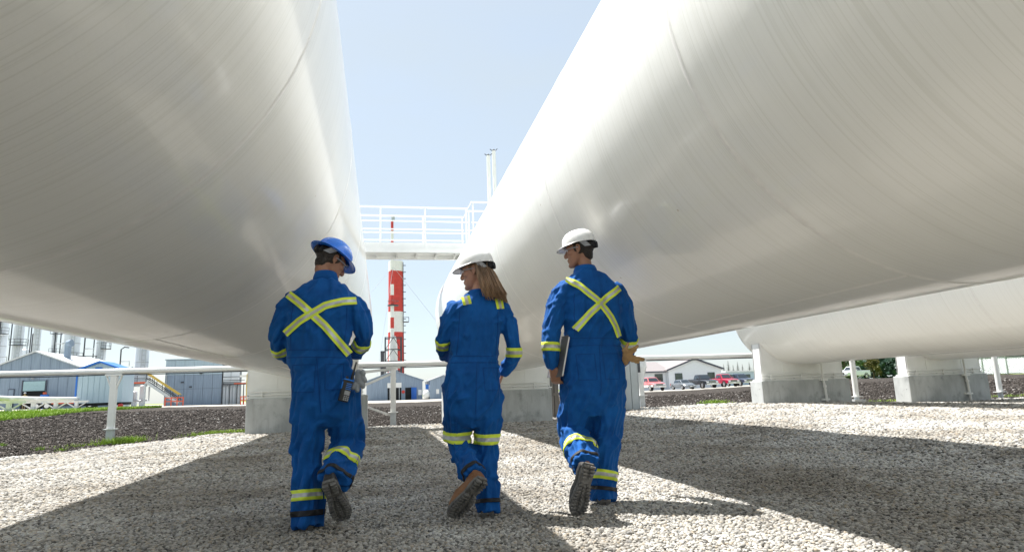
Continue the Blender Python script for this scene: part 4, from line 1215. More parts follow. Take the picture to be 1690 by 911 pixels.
hb = MB(); hb.ball(HM2 @ Vector((0, -0.018, 0.030)), (0.079, 0.099, 0.084), 24, 16, HM2.to_3x3()); hb.build('scalp_hair', M_hair_b, wom, smooth='all')

# ---- man in the white hard hat with the clipboard
T_ = [(1.490, 4.45, 0.60, 0.10, 0.09), (1.490, 4.445, 0.68, 0.205, 0.140), (1.492, 4.44, 0.82, 0.232, 0.155), (1.500, 4.445, 0.98, 0.222, 0.146), (1.512, 4.455, 1.12, 0.208, 0.132),
      (1.522, 4.46, 1.24, 0.216, 0.138), (1.530, 4.465, 1.38, 0.224, 0.142), (1.530, 4.465, 1.49, 0.216, 0.128), (1.522, 4.465, 1.57, 0.172, 0.104), (1.508, 4.465, 1.622, 0.132, 0.088), (1.492, 4.465, 1.657, 0.088, 0.076)]
armL = ([(1.350, 4.465, 1.53), (1.275, 4.46, 1.43), (1.205, 4.44, 1.22), (1.190, 4.44, 1.08), (1.200, 4.455, 0.955)], [0.076, 0.080, 0.066, 0.062, 0.050])
armR = ([(1.700, 4.465, 1.51), (1.755, 4.465, 1.40), (1.800, 4.47, 1.17), (1.815, 4.57, 1.055), (1.790, 4.70, 0.97)], [0.076, 0.078, 0.066, 0.060, 0.054])
legL = ([(1.388, 4.445, 0.84), (1.375, 4.48, 0.66), (1.350, 4.52, 0.485), (1.330, 4.28, 0.355), (1.312, 4.13, 0.295)], [(0.130, 0.130), (0.124, 0.122), (0.112, 0.114), (0.100, 0.098), (0.090, 0.086)])
legR = ([(1.605, 4.445, 0.84), (1.600, 4.46, 0.66), (1.575, 4.46, 0.45), (1.525, 4.42, 0.22), (1.505, 4.40, 0.030)], [(0.128, 0.130), (0.120, 0.118), (0.104, 0.104), (0.088, 0.090), (0.092, 0.094)])
bt = [frame((1.296, 4.00, 0.315), (-0.080, 0.045, -0.28), (-0.06, 0.9, 0.3)), frame((1.490, 4.325, Z0), (0.15, 1, 0), (0, 0, 1))]
hnd = [(frame((1.203, 4.46, 0.945), (0.22, 0.10, -0.9), (-0.85, -0.5, -0.2)), (1.15, 1.15, 1.2, 1.2), 0.9, 1.12, -1), (frame((1.785, 4.73, 0.95), (-0.3, 0.6, -0.7), (0.9, 0.2, 0.2)), (0.5, 0.5, 0.5, 0.5), 0.5, 1.0, 1)]
bands = [((1.194, 4.44, 1.095), (-0.05, 0.02, -1), 0.032), ((1.808, 4.505, 1.125), (0.10, 0.70, -0.85), 0.036), ((1.337, 4.345, 0.395), (-0.10, -0.85, -0.48), 0.032), ((1.519, 4.412, 0.195), (-0.2, -0.15, -1), 0.032)]
strips = [([(1.318, 1.583), (1.40, 1.525), (1.53, 1.400), (1.62, 1.29), (1.682, 1.150)], 0.0255), ([(1.715, 1.512), (1.60, 1.435), (1.47, 1.33), (1.345, 1.205)], 0.0255)]
blk = [((1.318, 4.175, 0.31), (-0.10, -0.85, -0.36), 0.013, 0, 360), ((1.508, 4.403, 0.105), (-0.15, -0.15, -1), 0.013, 0, 360)]
seams = [([(1.310, 1.148), (1.5, 1.142), (1.715, 1.136)], 0.003), ([(1.312, 1.095), (1.5, 1.09), (1.715, 1.085)], 0.003), ([(1.510, 1.085), (1.498, 0.90), (1.490, 0.74)], 0.003), ([(1.365, 1.47), (1.352, 1.3), (1.350, 1.16)], 0.003), ([(1.690, 1.46), (1.690, 1.3), (1.672, 1.16)], 0.003), ([(1.53, 1.03), (1.65, 1.03), (1.65, 0.85), (1.53, 0.85), (1.53, 1.03)], 0.0025), ([(1.345, 1.03), (1.47, 1.03), (1.47, 0.85), (1.345, 0.85), (1.345, 1.03)], 0.0025)]
man2, HM3, bvh3, cov3 = person('worker in a white hard hat with a yellow X on the back, clipboard in hand', (1.49, 4.4, 0.0), T_, [armL, armR], [legL, legR], (1.462, 4.50, 1.815), (58, -5, 0), M_skin2, M_hat_w, False, 15.3,
    bt, M_boot_k, hnd, bands, strips, blk, seams, ((1.490, 4.475, 1.650), 0.086, 0.082, 0.034, -0.010))
short_hair(man2, HM3, M_hair_d)

# ---- things they carry
M_paper = mat('paper', (0.80, 0.80, 0.79), 0.7, var=0.03, scale=10)
M_clip = mat('clipboard_back', (0.10, 0.10, 0.11), 0.5, var=0.1)
cb = thing('clipboard', 'clipboard with white papers held at the side of the worker in the white hat', 'clipboard', (1.245, 4.47, 0.88))
Mx = Matrix.Translation((1.252, 4.475, 1.022)) @ Matrix.Rotation(R(12), 4, 'Z') @ Matrix.Rotation(R(14), 4, 'Y')
k = MB(); k.box(Mx @ Vector((-0.006, 0, 0)), (0.004, 0.225, 0.30), Mx.to_3x3()); k.build('board', M_clip, cb)
k = MB(); k.box(Mx @ Vector((0.003, 0, 0)), (0.012, 0.215, 0.28), Mx.to_3x3()); k.build('paper', M_paper, cb)
k = MB(); k.box(Mx @ Vector((0.013, 0, 0.125)), (0.008, 0.09, 0.03), Mx.to_3x3()); k.build('clip', M_galv, cb)
M_tan = mat('tan_glove_leather', (0.36, 0.22, 0.095), 0.75, var=0.2, scale=20, bump=0.4, bscale=70)
M_gry = mat('grey_glove_rubber', (0.28, 0.30, 0.32), 0.7, var=0.15, scale=25, bump=0.3)
gm = MB()
F1 = frame((1.700, 4.325, 1.005), (-0.05, -0.1, 1), (0.1, -1, 0))
for pts, rr in ((((1.715, 4.36, 0.965), (1.705, 4.30, 1.02), (1.688, 4.285, 1.055)), (0.030, 0.036, 0.026)), (((1.690, 4.29, 1.04), (1.700, 4.275, 1.075), (1.712, 4.27, 1.098)), (0.018, 0.015, 0.011)),
                (((1.700, 4.285, 1.03), (1.740, 4.27, 1.052), (1.785, 4.275, 1.075)), (0.020, 0.017, 0.012)), (((1.700, 4.285, 1.01), (1.745, 4.275, 1.035), (1.772, 4.28, 1.050)), (0.018, 0.015, 0.011)),
                (((1.705, 4.295, 1.0), (1.76, 4.275, 0.990), (1.822, 4.275, 0.978)), (0.024, 0.022, 0.015)), (((1.71, 4.30, 0.99), (1.75, 4.29, 0.975), (1.79, 4.295, 0.962)), (0.02, 0.018, 0.014))):
    limb(gm, pts, tuple(q_ * 0.82 for q_ in rr), 12, 5)
me = remeshed(gm, 0.0042, 2)
v, nn = mesh_np(me); me.vertices.foreach_set('co', (v + nn * np.array([0.004 * noise.noise(Vector(p) * 55) for p in v])[:, None]).ravel()); me.update()
og = bpy.data.objects.new('work_gloves', me); COL.objects.link(og); me.materials.append(M_tan); me.polygons.foreach_set('use_smooth', [True] * len(me.polygons))
tag(og, 'tan leather work gloves tucked at the hip of the worker at right', 'gloves')
gm = MB()
for pts, rr in ((((-0.150, 4.27, 0.945), (-0.135, 4.235, 0.915), (-0.145, 4.23, 0.875)), (0.022, 0.034, 0.030)), (((-0.13, 4.225, 0.93), (-0.118, 4.205, 0.945), (-0.112, 4.20, 0.925)), (0.016, 0.016, 0.013)),
                (((-0.13, 4.22, 0.905), (-0.110, 4.205, 0.900), (-0.103, 4.20, 0.88)), (0.016, 0.016, 0.013)), (((-0.14, 4.22, 0.88), (-0.120, 4.20, 0.865), (-0.115, 4.20, 0.845)), (0.016, 0.016, 0.013)),
                (((-0.15, 4.225, 0.87), (-0.152, 4.205, 0.845), (-0.150, 4.20, 0.825)), (0.016, 0.016, 0.014)), (((-0.155, 4.225, 0.88), (-0.175, 4.21, 0.858), (-0.178, 4.205, 0.84)), (0.015, 0.015, 0.013))):
    limb(gm, pts, rr, 12, 5)
me = remeshed(gm, 0.0045, 2)
og = bpy.data.objects.new('work_gloves', me); COL.objects.link(og); me.materials.append(M_gry); me.polygons.foreach_set('use_smooth', [True] * len(me.polygons))
tag(og, 'grey coated work gloves clipped at the hip beside the two-way radio', 'gloves')
M_rad = mat('radio_plastic', (0.015, 0.016, 0.018), 0.4, var=0.15, scale=20)
M_radb = mat('radio_blue', (0.01, 0.20, 0.75), 0.4)
rd = thing('two_way_radio', 'black two-way radio with blue trim on the hip of the worker in the blue hat', 'radio', (-0.222, 4.165, 0.76))
Mx = Matrix.Translation((-0.222, 4.172, 0.828)) @ Matrix.Rotation(R(-6), 4, 'X') @ Matrix.Rotation(R(14), 4, 'Y') @ Matrix.Rotation(R(18), 4, 'Z')
mr_ = Mx.to_3x3()
k = MB(); k.box(Mx @ Vector((0, 0, 0)), (0.060, 0.036, 0.135), mr_); k.build('case', M_rad, rd, bevel=0.006)
k = MB(); k.box(Mx @ Vector((0, -0.002, 0.069)), (0.064, 0.040, 0.008), mr_); k.build('trim', M_radb, rd, bevel=0.002)
k = MB(); k.box(Mx @ Vector((-0.031, -0.004, 0.03)), (0.006, 0.018, 0.045), mr_); k.build('talk_button', M_radb, rd, bevel=0.002)
for i in range(4):
    k = MB(); k.box(Mx @ Vector((0.008, -0.019, 0.045 - 0.011 * i)), (0.034, 0.003, 0.004), mr_); k.build('speaker_slot', M_radb, rd)
k = MB(); k.box(Mx @ Vector((0.008, -0.019, -0.012)), (0.034, 0.003, 0.026), mr_); k.build('screen', M_strap, rd)
for i in range(3):
    for j in range(3):
        k = MB(); k.box(Mx @ Vector((-0.003 + 0.012 * i, -0.0195, -0.034 - 0.011 * j)), (0.008, 0.003, 0.007), mr_); k.build('key', M_strap, rd)
k = MB(); k.tube([Mx @ Vector((0.018, 0, 0.065)), Mx @ Vector((0.018, 0, 0.11)), Mx @ Vector((0.019, 0, 0.19))], [0.010, 0.008, 0.005], 10); k.build('antenna', M_rad, rd, smooth=True)
k = MB(); k.cyl(Mx @ Vector((-0.012, 0, 0.07)), Mx @ Vector((-0.012, 0, 0.09)), 0.009, n=12); k.build('knob', M_rad, rd, smooth=True)

# ------------------------------------------------------------------ background materials
M_blue_clad = mat('blue_grey_cladding', (0.25, 0.315, 0.40), 0.6, metal=0.1, var=0.12, scale=1.2, stretch=(6, 6, 0.4), bump=0.05)
M_pale_clad = mat('pale_blue_cladding', (0.42, 0.53, 0.60), 0.55, var=0.06, scale=1.5, stretch=(8, 8, 0.3))
M_roof_pale = mat('pale_metal_roof', (0.62, 0.64, 0.66), 0.45, metal=0.2, var=0.08, scale=2)
M_door_blue = mat('faded_blue_door', (0.36, 0.52, 0.56), 0.6, var=0.06)
M_blue_trim = mat('bright_blue_trim', (0.02, 0.15, 0.55), 0.5, var=0.08)
M_void = mat('shade_and_black_parts', (0.012, 0.013, 0.014), 0.9, var=0.2)  # near-black: painted shade inside open doors, also plain black parts
M_col = mat('haze_pale_cladding', (0.70, 0.74, 0.78), 0.45, metal=0.05, var=0.10, scale=0.8, stretch=(1, 1, 0.4))  # lightened to put distance haze into the colour; no haze volume
M_orange = mat('orange_red_paint', (0.62, 0.10, 0.03), 0.5, var=0.1)
M_red = mat('signal_red_paint', (0.55, 0.045, 0.035), 0.5, var=0.12, scale=2)
M_wht = mat('white_paint', (0.78, 0.78, 0.76), 0.5, var=0.06, scale=2)
M_yellow = mat('yellow_paint', (0.55, 0.39, 0.06), 0.6, var=0.08)
M_tyre = mat('tyre_rubber', (0.02, 0.02, 0.02), 0.8, var=0.2)
M_rim = mat('alloy_rim', (0.5, 0.5, 0.52), 0.3, metal=0.8, var=0.1)
M_chrome = mat('chrome', (0.6, 0.6, 0.62), 0.15, metal=0.95, var=0.05)
M_cglass = mat('car_glass', (0.02, 0.03, 0.04), 0.06, spec=0.9, var=0.1)
M_lamp = mat('headlamp', (0.75, 0.77, 0.8), 0.1, spec=0.9, var=0.05)
M_siding = mat('white_siding', (0.76, 0.79, 0.83), 0.6, var=0.05, scale=2, stretch=(1, 1, 6))
M_shingle = mat('grey_brown_shingle', (0.26, 0.235, 0.235), 0.9, var=0.12, scale=9, bump=0.3)
M_fascia = mat('dark_fascia', (0.07, 0.08, 0.11), 0.6, var=0.1)
M_wglass = mat('window_glass', (0.05, 0.07, 0.06), 0.08, spec=0.8, var=0.3, scale=1.5)

def wbox(name, m, parent, a, b, bevel=0):
    k = MB(); k.span(a, b); return k.build(name, m, parent, bevel=bevel)

def gable_shed(name, label, x0, x1, xp, y0, y1, zb, ze, zp, wall, roof, ze2=None):
    """Gable-fronted shed facing the camera: walls, two roof slopes, barge trim."""
    ze2 = ze if ze2 is None else ze2
    t = thing(name, label, 'shed', ((x0 + x1) / 2, y0, zb))
    w = MB(); w.prism([(x0, 0, zb - 0.6), (x1, 0, zb - 0.6), (x1, 0, ze2), (xp, 0, zp), (x0, 0, ze)], (0, y0, 0), (0, y1, 0)); w.build('wall', wall, t)
    for a, b in (((x0 - 0.25, ze - 0.1), (xp, zp)), ((x1 + 0.25, ze2 - 0.1), (xp, zp))):
        r = MB(); r.prism([(a[0], 0, a[1] + 0.02), (b[0], 0, b[1] + 0.02), (b[0], 0, b[1] + 0.16), (a[0], 0, a[1] + 0.16)], (0, y0 - 0.25, 0), (0, y1 + 0.2, 0)); r.build('roof', roof, t)
    n = int((x1 - x0) / 0.9)
    for i in range(1, n):
        x = x0 + (x1 - x0) * i / n
        zt = ze + (zp - ze) * (x - x0) / (xp - x0) if x < xp else ze2 + (zp - ze2) * (x1 - x) / (x1 - xp)
        wbox('cladding_rib', wall, t, (x - 0.035, y0 - 0.045, zb - 0.2), (x + 0.035, y0 - 0.003, zt - 0.1))
    return t

# ---- left: grey shed with the half-open overhead door
s1 = gable_shed('grey_shed', 'big blue-grey gabled shed with half-open overhead door at far left', -41.8, -33.3, -37.58, 80, 96, 0.72, 5.15, 6.85, M_blue_clad, M_roof_pale)
wbox('door_shade_panel', M_void, s1, (-38.5, 79.93, 0.60), (-36.3, 80.2, 3.70))  # solid panel on the wall, its black stands for the unlit inside
d = wbox('overhead_door', M_door_blue, s1, (-38.45, 79.85, 2.62), (-36.35, 79.92, 3.68))
for i in range(2): wbox('door_slat', M_door_blue, d, (-38.45, 79.82, 2.64 + i * 0.52), (-36.35, 79.848, 3.12 + i * 0.52))
wbox('door_frame', M_fascia, s1, (-38.62, 79.86, 0.6), (-38.5, 79.92, 3.8)); wbox('door_frame', M_fascia, s1, (-36.3, 79.86, 0.6), (-36.18, 79.92, 3.8))
sd_ = wbox('side_door', M_fascia, s1, (-39.9, 79.9, 0.7), (-39.3, 79.955, 2.9)); wbox('door_leaf', M_blue_clad, sd_, (-39.84, 79.86, 0.7), (-39.36, 79.898, 2.82))
k = MB(); k.ball((-37.55, 79.75, 3.98), (0.16, 0.18, 0.10)); k.build('wall_lamp', M_strap, s1)
wbox('wall_band', M_blue_clad, s1, (-41.8, 79.93, 4.55), (-33.3, 79.952, 4.70))
def roof_vent(x, y, z, s, label):
    t = thing('roof_ventilator', label, 'ventilator', (x, y, z), group='cowl ventilators on the roofs')
    k = MB(); k.cyl((x, y, z - 0.3), (x, y, z + 0.9 * s), 0.38 * s, 0.34 * s, 14); k.build('stem', M_blue_clad, t, smooth=True)
    k = MB(); k.tube([(x, y, z + 0.85 * s), (x, y, z + 1.25 * s), (x + 0.1 * s, y - 0.1, z + 1.5 * s), (x + 0.45 * s, y - 0.2, z + 1.55 * s)], [0.34 * s, 0.36 * s, 0.40 * s, 0.42 * s], 14); k.build('cowl', M_blue_clad, t, smooth=True)
roof_vent(-36.2, 84, 6.6, 1.0, 'dark cowl ventilator on the ridge of the big grey shed')
# trailer office with the blue roof
t = thing('office_trailer', 'pale blue portable office with a bright blue gabled roof', 'trailer', (-22.1, 58, 0.55))
w = MB(); w.prism([(-24.15, 0, 1.02), (-20.75, 0, 1.02), (-20.75, 0, 3.52), (-22.5, 0, 4.22), (-24.15, 0, 3.58)], (0, 58, 0), (0, 60.4, 0)); w.build('wall', M_pale_clad, t)
for a, b in (((-24.4, 3.50), (-22.5, 4.24)), ((-20.5, 3.46), (-22.5, 4.24))):
    r = MB(); r.prism([(a[0], 0, a[1]), (b[0], 0, b[1]), (b[0], 0, b[1] + 0.14), (a[0], 0, a[1] + 0.14)], (0, 57.7, 0), (0, 60.7, 0)); r.build('roof', M_blue_trim, t)
wbox('corner_trim', M_blue_trim, t, (-24.2, 57.95, 1.0), (-24.08, 57.995, 3.55))
wbox('gable_vent', M_blue_trim, t, (-22.85, 57.93, 3.72), (-22.35, 57.99, 3.86))
for i in range(7): wbox('cladding_rib', M_pale_clad, t, (-23.75 + i * 0.42, 57.965, 1.04), (-23.72 + i * 0.42, 57.997, 3.5))
wbox('chassis', M_void, t, (-24.1, 58.05, 0.80), (-20.8, 60.3, 1.015))
for x in (-23.9, -22.7, -21.7, -20.95): wbox('leg', M_dark, t, (x - 0.08, 58.2, g(x, 58) - 0.1), (x + 0.08, 58.4, 0.80))
k = MB(); k.cyl((-20.85, 58.0, 0.75), (-20.85, 58.3, 0.75), 0.16, n=12); k.build('marker_lamp', M_red, t)

def column(x, y, r, h, label, zb=None, plats=(), ladder=True, neck=True, pipe=0):
    zb = g(x, y) if zb is None else zb
    t = thing('process_column', label, 'column', (x, y, zb), group='tall process columns behind the sheds')
    k = MB(); rows = [(zb - 0.3, r * 1.05), (zb + 1.5, r * 1.05), (zb + 1.7, r), (h - r * 0.6, r), (h - r * 0.2, r * 0.75), (h, r * 0.25)]
    k.rings([[(x + rr * math.cos(a), y + rr * math.sin(a), z) for a in [2 * math.pi * i / 24 for i in range(24)]] for z, rr in rows]); k.build('shell', M_col, t, smooth=True)
    if neck:
        q = MB(); q.tube([(x, y, h - 0.1), (x, y, h + 0.6), (x + r * 0.5, y, h + 0.9), (x + r * 1.3, y, h + 0.6), (x + r * 1.3, y, h - 2)], 0.12, 8); q.build('overhead_pipe', M_col, t, smooth=True)
    for z in range(int(zb + 3), int(h - 1), 4):
        q = MB(); q.cyl((x, y, z), (x, y, z + 0.10), r * 1.045, n=24); q.build('band', M_galv, t, smooth=True)
    if ladder:
        lx = x + r * 0.55; ly = y - r * 0.95
        q = MB()
        for s in (-0.22, 0.22): q.tube([(lx + s, ly, zb + 1), (lx + s, ly, h - 0.5)], 0.04, 6)
        for z in np.arange(zb + 1.2, h - 0.5, 0.6): q.tube([(lx - 0.22, ly, z), (lx + 0.22, ly, z)], 0.03, 5)
        lo = q.build('ladder', M_galv, t)
        q = MB()
        for z in np.arange(zb + 3, h - 0.5, 1.8):
            q.tube([(lx + 0.42 * math.cos(a), ly - 0.42 * math.sin(a), z) for a in [math.pi * i / 8 for i in range(9)]], 0.02, 5)
        for a in (0.5, 1.57, 2.6): q.tube([(lx + 0.42 * math.cos(a), ly - 0.42 * math.sin(a), zb + 3), (lx + 0.42 * math.cos(a), ly - 0.42 * math.sin(a), h - 0.5)], 0.025, 5)
        q.build('cage', M_galv, lo)
    for z, a0, a1 in plats:
        q = MB(); seg = [R(a0) + R(a1 - a0) * i / 12 for i in range(13)]
        q.rings([[(x + rr * math.cos(a), y + rr * math.sin(a), zz) for rr, zz in ((r, z), (r + 0.7, z), (r + 0.7, z + 0.08), (r, z + 0.12))] for a in seg])
        for hh in (0.55, 1.05): q.tube([(x + (r + 0.66) * math.cos(a), y + (r + 0.66) * math.sin(a), z + hh) for a in seg], 0.035, 5)
        for a in seg[::3]: q.tube([(x + (r + 0.66) * math.cos(a), y + (r + 0.66) * math.sin(a), z + 0.1), (x + (r + 0.66) * math.cos(a), y + (r + 0.66) * math.sin(a), z + 1.05)], 0.03, 5)
        q.build('platform', M_dark, t)
    for i in range(pipe):
        px = x - r - 0.25 - 0.4 * i
        q = MB(); q.tube([(px, y - 0.3, zb), (px, y - 0.3, h - 1.5 - i), (px + 0.3, y, h - 1.2 - i), (x, y, h - 1.2 - i)], 0.09, 8); q.build('riser_pipe', M_galv if i else M_dark, t, smooth=True)
    return t
column(-62.6, 121, 1.15, 18.4, 'process column with a rounded top at the left edge of the picture', pipe=1, plats=((13, 200, 340),))
column(-59.2, 120, 0.72, 26, 'slim tall process column just left of the shed peak', pipe=1, plats=((11, 240, 380), (17, 240, 380)))
column(-60.9, 126, 0.95, 11.0, 'short haze-paled process column low between the two leftmost columns', ladder=False)
column(-56.0, 119, 0.52, 25, 'narrow process column with a caged ladder directly above the shed peak', pipe=2, plats=((14.3, 150, 330),))
column(-54.7, 122, 0.36, 25, 'thin ladder-wrapped process pipe column right of the shed peak', plats=((9.5, 250, 380), (13, 250, 380)), neck=False)
column(-50.4, 118, 1.25, 22, 'thickest pale process column, between the grey shed and the blue roof', plats=((8.4, 250, 390),), pipe=1)
column(-45.9, 118, 0.74, 20, 'process column rising behind the blue roof of the portable office', plats=((6.2, 150, 300), (10, 290, 400)), pipe=1)
column(-30.2, 90, 0.80, 17, 'pale process column beside the yellow stair, in front of the square building', zb=3.3, plats=((3.3, 150, 400),), pipe=0)
roof_vent(-45.0, 112, 5.6, 1.0, 'small cowl ventilator seen above the blue roof, left one')
roof_vent(-39.2, 112, 4.7, 1.0, 'small cowl ventilator above the right end of the blue roof')
t = thing('pipe_bridge', 'dark elevated walkway joining the thick column to the one behind the blue roof', 'walkway', (-48, 116.5, 7.6))
wbox('deck', M_dark, t, (-49.2, 116, 7.5), (-45.6, 117, 7.75))
k = MB()
for z in (8.2, 8.8): k.tube([(-49.2, 116, z), (-45.6, 116, z)], 0.06, 6)
k.build('handrail', M_dark, t)
for x in (-49.1, -47.4, -45.8): wbox('post', M_dark, t, (x - 0.06, 116, g(x, 116)), (x + 0.06, 116.12, 8.8))
def mast(x, y, h, label, arms=()):
    z = g(x, y); t = thing('pipe_riser', label, 'pipe', (x, y, z), group='thin risers among the process columns')
    k = MB(); k.tube([(x, y, z - 0.2), (x, y, h), (x + 0.5, y, h + 0.4), (x + 1.2, y, h + 0.3)], 0.11, 8); k.build('riser', M_dark, t, smooth=True)
    for zz_ in arms:
        k = MB(); k.tube([(x, y, zz_), (x + 1.4, y, zz_), (x + 1.4, y, zz_ - 0.8)], 0.08, 7); k.build('branch', M_galv, t, smooth=True)
mast(-60.5, 117, 19, 'dark thin riser pipe left of the slim column', (9, 12.5))
mast(-57.6, 121, 13, 'thin riser pipe between the slim column and the narrow column', (7.5, 10))
mast(-52.4, 117, 15, 'thin riser pipe left of the thickest column', (11,))
mast(-47.6, 116, 12.5, 'thin riser pipe between the thickest column and the one behind the blue roof', (10,))
mast(-43.2, 119, 10, 'short thin riser pipe right of the column behind the blue roof', (6, 8))
# square grey process building with wall panels
t = thing('process_building', 'plain square blue-grey clad building right of the yellow stair', 'building', (-24, 90, 0.5))
wbox('core', M_rib, t, (-27.3, 90.06, -0.2), (-20.45, 102, 6.25))
wbox('roof', M_pale_clad, t, (-27.4, 89.9, 6.252), (-20.35, 102.1, 6.38))
for i in range(6):
    for a, b in ((0.45, 2.5), (2.53, 4.3), (4.33, 6.2)):
        wbox('wall_panel', M_blue_clad if a < 4 else M_pale_clad, t, (-27.3 + i * 1.14 + 0.015, 89.98, a), (-27.3 + (i + 1) * 1.14 - 0.015, 90.055, b))
k = MB(); k.tube([(-27.1, 89.9, 0.5), (-27.1, 89.9, 5.2), (-20.6, 89.9, 5.1)], 0.07, 6); k.build('conduit', M_galv, t)
for x, z in ((-25.2, 3.3), (-24.2, 2.7), (-23.0, 4.4)): wbox('wall_lamp', M_dark, t, (x - 0.15, 89.8, z), (x + 0.15, 89.97, z + 0.15))
t = thing('filter_skid', 'row of pale filter vessels under a platform beside the square grey building', 'filter vessels', (-19.5, 90, 0.4))
for i in range(5):
    x = -20.2 + i * 0.42
    k = MB(); k.rings([[(x + r * math.cos(a), 90.3 + r * math.sin(a), z) for a in [2 * math.pi * j / 14 for j in range(14)]] for z, r in ((0.2, 0.10), (0.5, 0.17), (2.6, 0.17), (2.85, 0.06))]); k.build('vessel', M_col, t, smooth=True)
wbox('platform', M_dark, t, (-20.3, 89.7, 2.9), (-17.6, 91.5, 3.0))
wbox('edge_rail', M_orange, t, (-18.9, 89.66, 2.95), (-17.4, 89.695, 3.1))
for a, b in ((-20.3, -19.4), (-19.35, -18.5)): wbox('cabinet', M_col, t, (a, 90, 3.3), (b, 91, 4.8))
for x in (-20.3, -19.4, -18.5, -17.7): wbox('leg', M_dark, t, (x - 0.05, 89.72, 0.2), (x + 0.05, 89.82, 2.9))
k = MB(); k.tube([(-20.3, 89.7, 3.9), (-17.6, 89.7, 3.9)], 0.04, 5); k.tube([(-20.3, 89.7, 3.45), (-17.6, 89.7, 3.45)], 0.04, 5); k.build('handrail', M_dark, t)
t = thing('yellow_gantry', 'yellow tubular gantry with a blue-grey machine by the left concrete pier', 'gantry', (-16.4, 88, 0.3))
for x in (-17.0, -16.5): wbox('post', M_yellow, t, (x - 0.05, 88, 0.1), (x + 0.05, 88.1, 4.1))
wbox('cross_bar', M_yellow, t, (-17.0, 87.97, 4.11), (-15.9, 88.1, 4.22))
wbox('machine', M_dark, t, (-16.9, 88.5, 0.1), (-14.2, 90, 1.9)); wbox('pipe_deck', M_galv, t, (-17.2, 88.6, 2.0), (-13.5, 90, 3.3))
wbox('top_beam', M_wht, t, (-18, 88.6, 3.8), (-12.5, 89, 4.05))
def barrier(x0, x1, y, label):
    z = g((x0 + x1) / 2, y)
    t = thing('safety_barrier', label, 'barrier', ((x0 + x1) / 2, y, z), group='red safety barriers in the yard')
    for zz in (z + 0.45, z + 0.85): wbox('rail', M_orange, t, (x0, y, zz), (x1, y + 0.06, zz + 0.10))
    for i in range(4):
        x = x0 + 0.05 + (x1 - x0 - 0.1) * i / 3; wbox('post', M_orange, t, (x - 0.05, y + 0.065, z - 0.05), (x + 0.05, y + 0.14, z + 0.97))
barrier(-24.2, -22.2, 80, 'red safety barrier at the foot of the yellow stair')
barrier(-16.1, -15.0, 80, 'red safety barrier near the yellow gantry beside the left pier')
def stair():
    t = thing('steel_stair', 'steel stair with a yellow handrail going down to the yard', 'stair', (-22, 82, 0.5))
    a, b = Vector((-26.9, 82, 3.3)), Vector((-23.3, 82, 0.75))
    for y in (82.0, 82.9):
        k = MB(); k.beam(a + Vector((0, y - 82, 0)), b + Vector((0, y - 82, 0)), 0.08, 0.28); k.build('stringer', M_galv, t)
        k = MB(); k.tube([a + Vector((0, y - 82, 1.0)), b + Vector((0, y - 82, 1.0))], 0.07, 6); k.tube([a + Vector((0, y - 82, 1.0)), a + Vector((-0.8, y - 82, 1.0))], 0.07, 6); k.build('handrail', M_yellow, t)
        k = MB(); k.tube([a + Vector((0, y - 82, 0.5)), b + Vector((0, y - 82, 0.5))], 0.05, 6); k.build('mid_rail', M_dark, t)
        for i in range(5):
            p = a.lerp(b, i / 4) + Vector((0, y - 82, 0)); wbox('baluster', M_dark, t, (p.x - 0.03, p.y - 0.03, p.z), (p.x + 0.03, p.y + 0.03, p.z + 1.0))
    for i in range(14):
        p = a.lerp(b, (i + 0.5) / 14); wbox('tread', M_dark, t, (p.x - 0.13, 82.05, p.z - 0.02), (p.x + 0.13, 82.85, p.z + 0.02))
    wbox('landing', M_orange, t, (-30.0, 82, 3.18), (-26.92, 83.2, 3.34))
    for x in (-29.8, -28.3, -27.0): wbox('leg', M_galv, t, (x - 0.07, 82.1, 0.4), (x + 0.07, 82.25, 3.18))
    k = MB()
    for z in (3.8, 4.3): k.tube([(-30, 82, z), (-27.0, 82, z)], 0.04, 6)
    k.build('landing_rail', M_dark, t)
stair()
t = thing('process_skid', 'crowded grey pump skid under the stair landing', 'pump skid', (-28.6, 84, 0.5))
wbox('frame', M_galv, t, (-30, 83.4, 0.3), (-26.8, 86, 0.6))
for x, h, r in ((-29.6, 2.6, 0.35), (-28.7, 2.2, 0.3), (-27.9, 2.9, 0.25)):
    k = MB(); k.cyl((x, 84, 0.6), (x, 84, h), r, n=14); k.ball((x, 84, h), (r, r, r * 0.5)); k.build('vessel', M_col, t, smooth=True)
k = MB(); k.tube([(-29.8, 83.6, 1.2), (-27, 83.6, 1.2), (-27, 83.6, 2.8)], 0.1, 8); k.build('pipe', M_galv, t)
wbox('panel', M_dark, t, (-29.2, 83.5, 1.1), (-28.7, 83.6, 1.9))
